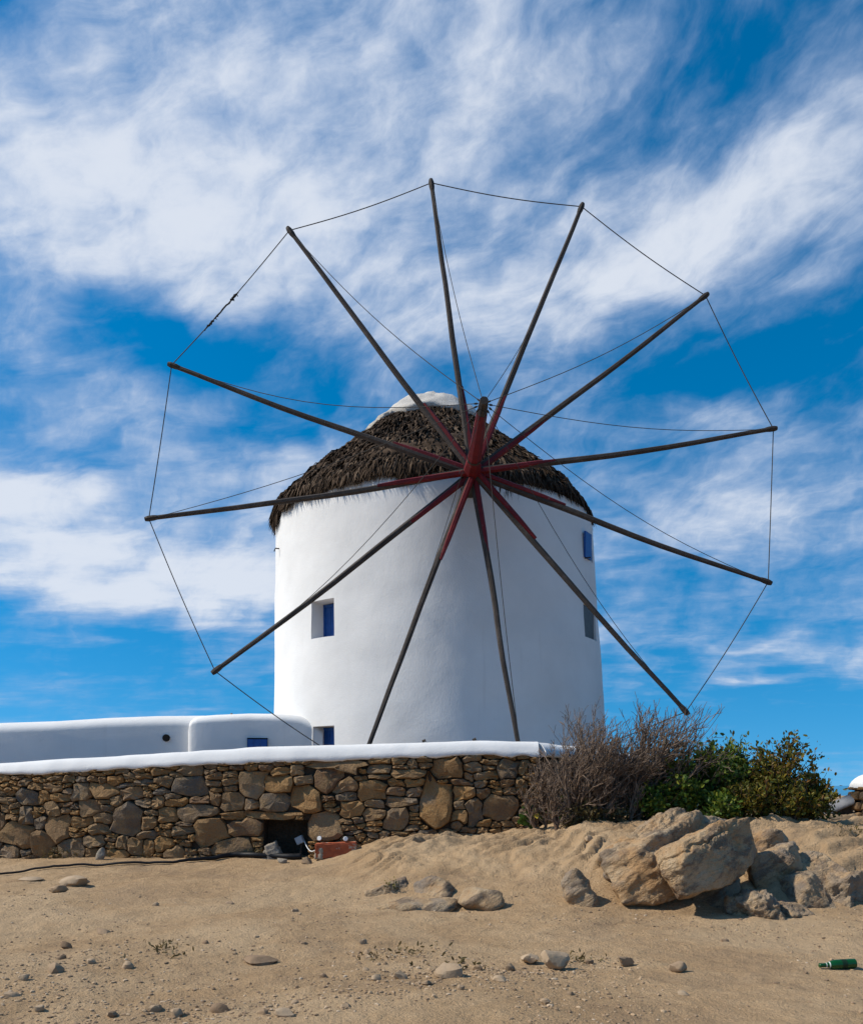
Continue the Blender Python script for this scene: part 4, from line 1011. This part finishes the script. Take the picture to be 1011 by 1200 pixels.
def leaves(tips, per, spread, lmin, lmax, r, aspect=0.5):
    n_ = len(tips) * per
    c = np.repeat(np.array([q[0] for q in tips]), per, 0); d = np.repeat(np.array([q[1] for q in tips]), per, 0)
    c = c + d * r.uniform(-0.10, 0.06, n_)[:, None] + r.normal(0, spread, (n_, 3))
    ax = d * 0.6 + r.normal(0, 0.7, (n_, 3)) + np.array((0, 0, 0.25)); ax /= np.linalg.norm(ax, axis=1)[:, None]
    sd_ = np.cross(ax, r.normal(0, 1, (n_, 3))); sd_ /= np.linalg.norm(sd_, axis=1)[:, None]; nm = np.cross(ax, sd_)
    L = r.uniform(lmin, lmax, n_)[:, None]; w_ = L * aspect * 0.5
    v = np.stack([c, c + ax * L * .35 + sd_ * w_ + nm * w_ * .25, c + ax * L * .75 + sd_ * w_ * .8 + nm * w_ * .2, c + ax * L - nm * w_ * .2, c + ax * L * .75 - sd_ * w_ * .8 + nm * w_ * .2, c + ax * L * .35 - sd_ * w_ + nm * w_ * .25], 1).reshape(-1, 3)
    k = (np.arange(n_) * 6)[:, None]
    f = np.concatenate([k + np.array((0, 1, 2, 3)), k + np.array((0, 3, 4, 5))])
    return v, f
# bare bush
r = np.random.default_rng(77)
def gz(x, y): return float(ground_h(x, y, False))
bb = P(705, 975, 10.6)
bush = thing('bare_bush', (bb[0], bb[1], gz(bb[0], bb[1])), 'bare grey-brown bush of dry twigs in front of the wall end', 'bush')
tw = MB(); br = []
for k, (px, lean, ht, fwd) in enumerate(((640, -0.45, .62, -.1), (655, -0.35, .70, 0), (668, -0.22, .82, .1), (680, -0.10, .86, -.1), (692, -0.05, .92, 0), (700, 0.05, .95, -.15), (712, 0.10, 1.02, 0), (722, 0.2, 1.05, .1), (735, 0.28, 1.05, -.05), (745, 0.25, 1.0, .05), (752, 0.35, .98, -.1), (676, -0.3, .55, -.3), (705, 0.0, .6, -.35), (735, 0.15, .65, -.35), (650, -0.2, .45, -.3), (630, -.3, .42, -.1), (725, .05, .8, -.25), (690, -.15, .75, -.3), (748, .1, 1.05, .15), (742, .3, 1.1, 0), (716, 0, 1.0, .2))):
    x, y = (px - 505.5) * 10.55 / F, 10.55 + r.uniform(-0.15, 0.2) + fwd * 0.5
    p0 = np.array((x, y, gz(x, y) - 0.04)); d0 = np.array((lean, fwd * .3, 1.0)); d0 /= np.linalg.norm(d0)
    mb = MB(); pts = [p0]; dd = d0.copy(); q = p0.copy(); Lm = ht * r.uniform(0.75, 0.9)
    for i in range(6):
        dd = dd + r.normal(0, 0.16, 3); dd[2] = max(dd[2], .3); dd /= np.linalg.norm(dd); q = q + dd * Lm / 6; pts.append(q)
    mb.tube(pts, np.linspace(0.026, 0.013, 7) * r.uniform(.7, 1.2), 6, cap=False)
    mb.build('branch', M['twig'], bush, True)
    for i in range(1, 7):
        for _ in range(4):
            nd = dd + r.normal(0, 0.42, 3); nd[2] = abs(nd[2]) + .15; nd /= np.linalg.norm(nd)
            grow(tw, pts[i].copy(), nd, ht * 0.36 * r.uniform(.7, 1.15), 0.011, 3 if i > 2 else 2, r, 0.36, 0.13, 0.66, (2, 3), 0.08, 3, None, 0.0034, (0.03, 0, 0))
props(tw.build('twigs', M['twig'], bush, True), kind='stuff')
# wind-swept dense top
def shrub(name, label, stems, mat, seed, per, lsz, cat='shrub', depth=3):
    r = np.random.default_rng(seed)
    c = np.mean([s_[0] for s_ in stems]); x0, y0 = (c - 505.5) * stems[0][1] / F, stems[0][1]
    root = thing(name, (x0, y0, gz(x0, y0)), label, cat)
    mb = MB(); tips = []
    for (px, dpt, lean, ht, fwd) in stems:
        x, y = (px - 505.5) * dpt / F, dpt + r.uniform(-.12, .12)
        d0 = np.array((lean, fwd, 1.0)); d0 /= np.linalg.norm(d0)
        for _ in range(5):
            grow(mb, np.array((x + r.normal(0, .05), y + r.normal(0, .05), gz(x, y) - 0.03)), d0 + r.normal(0, .18, 3), ht * 0.37 * r.uniform(.75, 1.2), 0.017, depth, r, 0.42, 0.13, 0.66, (2, 4), 0.07, 4, tips, 0.003)
    br = mb.build('branches', M['bark'], root, True); props(br)
    v, f = leaves(tips, per, 0.028, lsz * 0.5, lsz * 1.35, r)
    props(obj('foliage', v, f, M[mat], root), kind='stuff')
    return root
shrub('shrub', 'dense dark green leafy shrub right behind the bare bush', [(775, 10.9, -.05, .8, 0), (790, 10.7, 0, 1.0, 0), (800, 10.6, .05, 1.12, -.1), (820, 10.7, .05, 1.15, 0), (838, 10.8, .1, 1.1, 0), (800, 10.3, 0, .6, -.3), (840, 10.3, .1, .6, -.3), (770, 10.4, -.1, .6, -.3), (855, 10.7, .05, 1.1, .1)], 'leaf_green', 5, 5, 0.06)
shrub('shrub', 'olive and rust leaved shrub with spiky shoots beside the ramp wall', [(868, 10.6, -.05, 1.08, 0), (885, 10.7, .05, 1.05, 0), (905, 10.7, .15, 1.08, 0), (920, 10.6, .28, .98, 0), (935, 10.5, .42, .78, 0), (890, 10.3, 0, .6, -.3), (920, 10.3, .15, .55, -.3), (860, 10.3, 0, .6, -.3), (940, 10.5, .7, .5, 0)], 'leaf_olive', 9, 5, 0.055)
shrub('undergrowth', 'low dry yellowish growth at the foot of the bare bush', [(672, 10.3, 0, .32, -.2), (690, 10.25, .1, .3, -.3), (720, 10.3, 0, .28, -.3)], 'leaf_dry', 15, 3, 0.05, 'plant', 2)
shrub('undergrowth', 'green leaves growing up inside the bare bush', [(665, 10.75, 0, .6, 0), (700, 10.8, 0, .5, 0), (745, 10.7, 0, .6, 0)], 'leaf_green', 17, 3, 0.06, 'plant', 2)
# leafy weed with one yellow leaf
wp = P(622, 968, 10.7); wp[2] = gz(wp[0], wp[1])
weed = thing('weed', wp, 'broad-leaved green weed with one yellow leaf against the stone wall', 'plant')
r = np.random.default_rng(3)
for k in range(26):
    a_ = r.uniform(0, 6.28); h_ = r.uniform(.10, .30); rr = r.uniform(.02, .12)
    tip = wp + np.array((math.cos(a_) * rr, math.sin(a_) * rr * .7 - .03, h_))
    yel = k == 0
    if yel: tip = P(628, 953, 10.45)
    mb = MB().tube([wp, (wp + tip) / 2 + (0, 0, .02), tip], 0.004, 4, cap=False); 
    ax = np.array((math.cos(a_), math.sin(a_) * .5 - .5, r.uniform(-.3, .4))); ax /= np.linalg.norm(ax)
    if yel: ax = np.array((.2, -.3, -1.0)); ax /= np.linalg.norm(ax)
    sd_ = np.cross(ax, (0.2, 0.9, .4)); sd_ /= np.linalg.norm(sd_); L = r.uniform(.07, .11); nm = np.cross(ax, sd_)
    v = [tip, tip + ax * L * .25 + sd_ * L * .42, tip + ax * L * .7 + sd_ * L * .36, tip + ax * L, tip + ax * L * .7 - sd_ * L * .36, tip + ax * L * .25 - sd_ * L * .42, tip + ax * L * .5 - nm * L * .12]
    lf = obj('leaf', v, [(0, 1, 6), (1, 2, 6), (2, 3, 6), (3, 4, 6), (4, 5, 6), (5, 0, 6)], M['leaf_yellow' if yel else 'leaf_fresh'], weed, smooth=True)
    if yel: lf['label'] = 'yellow leaf'
    mb.build('stalk', M['leaf_fresh'], lf)
# moss and weeds along the wall foot
r = np.random.default_rng(31); tips = []
for px, n_ in ((60, 14), (70, 16), (85, 10), (170, 6), (302, 14), (300, 10), (230, 5), (640, 8), (130, 5)):
    x = wx(px)
    for _ in range(n_):
        q = np.array((x + r.normal(0, .07), float(yw(x)) - .05 - abs(r.normal(0, .03)), 0)); q[2] = gz(q[0], q[1]) + r.uniform(0, .05); tips.append((q, np.array((r.normal(0, .3), -.2, 1.0))))
for px, py, n_ in ((190, 1112, 14), (195, 1117, 10), (480, 1118, 14), (520, 1135, 12), (690, 1130, 12), (675, 1128, 10), (450, 1125, 8), (985, 972, 14), (1000, 973, 14)):
    q0 = gp(px, py)
    for _ in range(n_):
        q = np.array((q0[0] + r.normal(0, .09), q0[1] + r.normal(0, .06), 0)); q[2] = gz(q[0], q[1]) + r.uniform(0, .01); tips.append((q, np.array((r.normal(0, .6), -.2, .7))))
v, f = leaves(tips, 6, 0.018, 0.02, 0.05, r, 0.35)
props(obj('grass_tufts', v, f, M['leaf_dry']), 'sparse dry weeds along the wall foot and on the sand', 'weeds', kind='stuff')
q = gp(455, 1046); tips = [(q + (r.normal(0, .05), -.05, .05 + r.uniform(0, .03)), np.array((0, -.3, 1.0))) for _ in range(10)]
v, f = leaves(tips, 8, 0.015, 0.02, 0.035, r, .5); props(obj('moss', v, f, M['leaf_olive']), 'yellow-green moss in the crack of the ledge rock', 'moss', kind='stuff')

# ------------------------------------------------------------------ small things at the wall foot
# hose
pts = []
for px, py in ((-60, 1030), (0, 1027), (40, 1022), (90, 1017), (150, 1015), (200, 1013), (240, 1009), (270, 1006), (300, 1004.5), (330, 1004), (368, 1001)):
    p = gp(px, py); pts.append((p[0], min(p[1], float(yw(p[0])) - 0.09), 0))
pts = np.array(pts); tt = np.linspace(0, len(pts) - 1, 90); pts = np.stack([np.interp(tt, np.arange(len(pts)), pts[:, i]) for i in range(2)], -1)
pts[:, 1] += 0.015 * np.sin(np.arange(90) * .5)
zz = ground_h(pts[:, 0], pts[:, 1]) + 0.022
rad = np.interp(tt, [0, 5, 7, 10], [0.012, 0.016, 0.036, 0.042])
props(MB().tube(np.c_[pts, zz + rad * .5], rad, 8).build('hose', M['hose'], smooth=True), 'black hose lying along the foot of the stone wall', 'hose')
# red hollow brick block
bz = gp(394, 1007); bx, by = wx(396), float(yw(wx(396))) - 0.24
b0 = gz(bx, by) - 0.02
blk = thing('brick_block', (bx, by, b0), 'broken red terracotta block with mortar in front of the wall niche', 'brick')
bw, bd, bh = 0.27, 0.11, 0.20
bm = bmesh.new(); bmesh.ops.create_cube(bm, size=1.0)
bmesh.ops.scale(bm, vec=(2 * bw, 2 * bd, bh), verts=bm.verts); bmesh.ops.bevel(bm, geom=bm.edges[:], offset=0.012, segments=2, affect='EDGES')
bmesh.ops.subdivide_edges(bm, edges=[e for e in bm.edges if e.calc_length() > 0.08], cuts=5, use_grid_fill=True)
vs = np.array([v.co[:] for v in bm.verts]); vs = vs + (0.010 * fbm(vs * 14, 3, 8))[:, None] * np.array((.6, 1, .8)); fs = [tuple(v.index for v in f.verts) for f in bm.faces]; bm.free()
ca, sa = math.cos(.10), math.sin(.10)
vs = np.c_[vs[:, 0] * ca - vs[:, 1] * sa, vs[:, 0] * sa + vs[:, 1] * ca, vs[:, 2] + vs[:, 0] * .04] + (bx, by, b0 + bh / 2)
obj('block_body', vs, fs, M['brick'], blk, smooth=True, sharp=40)
c = np.array((bx - bw * .80, by - bd * .75, b0 + 0.05)); v, f = rock_mesh(c, [(np.array(q, float), d_) for q, d_ in (((1, 0, 0), .07), ((-1, 0, 0), .05), ((0, 1, 0), .05), ((0, -1, 0), .05), ((0, 0, 1), .10), ((0, 0, -1), .06))], 3, 8, .02, 14, 4)
obj('mortar', v, f, M['concrete'], blk, smooth=True)
for k, (px, lab) in enumerate(((378, 'small white-faced spotlight on the left end of the red block'), (407, 'small white-faced spotlight on the right end of the red block'))):
    x = wx(px); c = np.array((x, by - 0.03, b0 + bh + 0.035 + (.018 if k == 0 else .012)))
    sp = thing('spotlight', (c[0], c[1], b0 + bh), lab, 'lamp')
    dr = np.array((-.2 if k == 0 else .25, -1, .25)); dr /= np.linalg.norm(dr)
    MB().tube([c + dr * -.045, c + dr * -.02, c + dr * .02], [.012, .03, .036], 14).build('lamp_housing', M['iron'], sp, True, sharp=40)
    MB().tube([c + dr * .018, c + dr * .028], [.033, .027], 14).build('lamp_lens', M['plastic_white'], sp)
    MB().tube([c + (0, 0.01, -.05 - .01 * (k == 0)), c], .007, 6).build('stem', M['iron'], sp)
# broken concrete pot and grey box in the niche
x, y = wx(320), float(yw(wx(320))) - 0.02
cb = np.array((x, y, gz(x, y)))
pot = thing('concrete_chunk', cb, 'broken pale concrete chunk leaning in front of the dark niche', 'rubble')
v, f = rock_mesh(cb + (0, 0, .10), [(np.array(q, float) / np.linalg.norm(q), d_) for q, d_ in (((1, 0, .5), .085), ((-1, 0, -.3), .085), ((.2, -1, .2), .07), ((0, 1, 0), .08), ((-.45, 0, 1), .10), ((.3, 0, -1), .13))], 4, 20, .014, 12, 6)
obj('chunk_body', v, f, M['concrete'], pot, smooth=True)
v, f = rock_mesh(cb + (-.07, -.03, .04), [(np.array(q, float) / np.linalg.norm(q), d_) for q, d_ in (((1, 0, 0), .08), ((-1, 0, .2), .06), ((0, -1, 0), .05), ((0, 1, 0), .05), ((-.2, 0, 1), .07), ((0, 0, -1), .08))], 3, 14, .014, 12, 7)
obj('broken_foot', v, f, M['concrete'], pot, smooth=True)
x, y = wx(350.5), float(yw(wx(350.5))) + 0.06
c = np.array((x, y, wz(350, 985)))
fl = thing('junction_box', (x, y, gz(x, y)), 'tilted grey electrical box with white cable in the wall niche', 'box')
ux = np.array((.88, -.2, .42)); ux /= np.linalg.norm(ux); uz = np.array((-.42, .05, .9)); uz /= np.linalg.norm(uz); uy = np.cross(uz, ux)
MB().obox(c, ux, uy, uz, .052, .03, .05).build('box_body', M['plastic_grey'], fl)
MB().obox(c - uy * .034, ux, uy, uz, .046, .004, .044).build('lid', M['plastic_grey'], fl)
q0 = c + ux * .05 - uz * .03; q1 = np.array((bx - bw - .0, by + .02, b0 + .10)); q = np.linspace(0, 1, 12)[:, None]
MB().tube(q0 * (1 - q) + q1 * q + np.array((0, 0, -.07)) * np.sin(q * math.pi), .007, 6).build('cable', M['plastic_white'], fl, True)
MB().tube([c - uz * .05, (c[0], c[1] + .02, gz(x, y) - .02)], .012, 6).build('stem', M['iron'], fl)
lump(358, 1013, 14, 9, 'grey-brown pebble in front of the red block', name='stone', seed=171, cat='stone', mat='loose', amp=.08, sub=3, sink=.2, strata=0)
lump(330, 1012, 12, 6, 'pale pebble beside the black hose below the niche', name='stone', seed=172, cat='stone', mat='concrete', amp=.08, sub=3, sink=.2, strata=0)
lump(117, 1008, 12, 14, 'white chip of rubble standing against the wall foot', name='stone', seed=173, cat='stone', mat='concrete', amp=.1, sub=3, sink=.2, strata=0)

# ------------------------------------------------------------------ green bottle
pb0 = gp(1002, 1136)
ax_ = np.array((-1.0, -0.06, 0.0)); ax_ /= np.linalg.norm(ax_)
Lb = 0.26; R0 = 0.033
o_ = np.array((pb0[0], pb0[1], 0)); 
zmid = max(gz(*(o_ + ax_ * .06)[:2]), gz(*(o_ + ax_ * .12)[:2])) + R0 + 0.004
prb = [(0, .0), (0, .026), (.004, .0325), (.02, .033), (.145, .033), (.165, .030), (.185, .021), (.205, .0155), (.235, .0135), (.24, .0155), (.255, .0155), (.258, .012), (.258, .0)]
bot = thing('bottle', (o_[0], o_[1], zmid - R0), 'empty green glass beer bottle lying on the sand', 'bottle')
def lathe(prof_, n_=24, tilt=0.10):
    a3 = ax_ + np.array((0, 0, -.045)); a3 /= np.linalg.norm(a3); s1 = np.cross(a3, (0, 0, 1)); s1 /= np.linalg.norm(s1); s2 = np.cross(s1, a3)
    v = []
    for (l_, r__) in prof_:
        for j in range(n_):
            t_ = 2 * math.pi * j / n_; v.append(np.array((o_[0], o_[1], zmid)) + a3 * l_ + max(r__, 1e-4) * (s1 * math.cos(t_) + s2 * math.sin(t_)))
    f = [(i * n_ + j, i * n_ + (j + 1) % n_, (i + 1) * n_ + (j + 1) % n_, (i + 1) * n_ + j) for i in range(len(prof_) - 1) for j in range(n_)]
    return v, f
v, f = lathe(prb); obj('bottle_glass', v, f, M['glass'], bot, smooth=True, sharp=50)
v, f = lathe([(.07, .0332), (.07, .0338), (.105, .0338), (.105, .0332)]); obj('body_label', v, f, M['label_green'], bot, smooth=True, sharp=50)
v, f = lathe([(.206, .0156), (.206, .0162), (.212, .0160), (.212, .0152)]); obj('neck_band', v, f, M['foil'], bot, smooth=True, sharp=50)
v, f = lathe([(.184, .0216), (.184, .0224), (.191, .0200), (.191, .0185)]); obj('neck_band', v, f, M['foil'], bot, smooth=True, sharp=50)
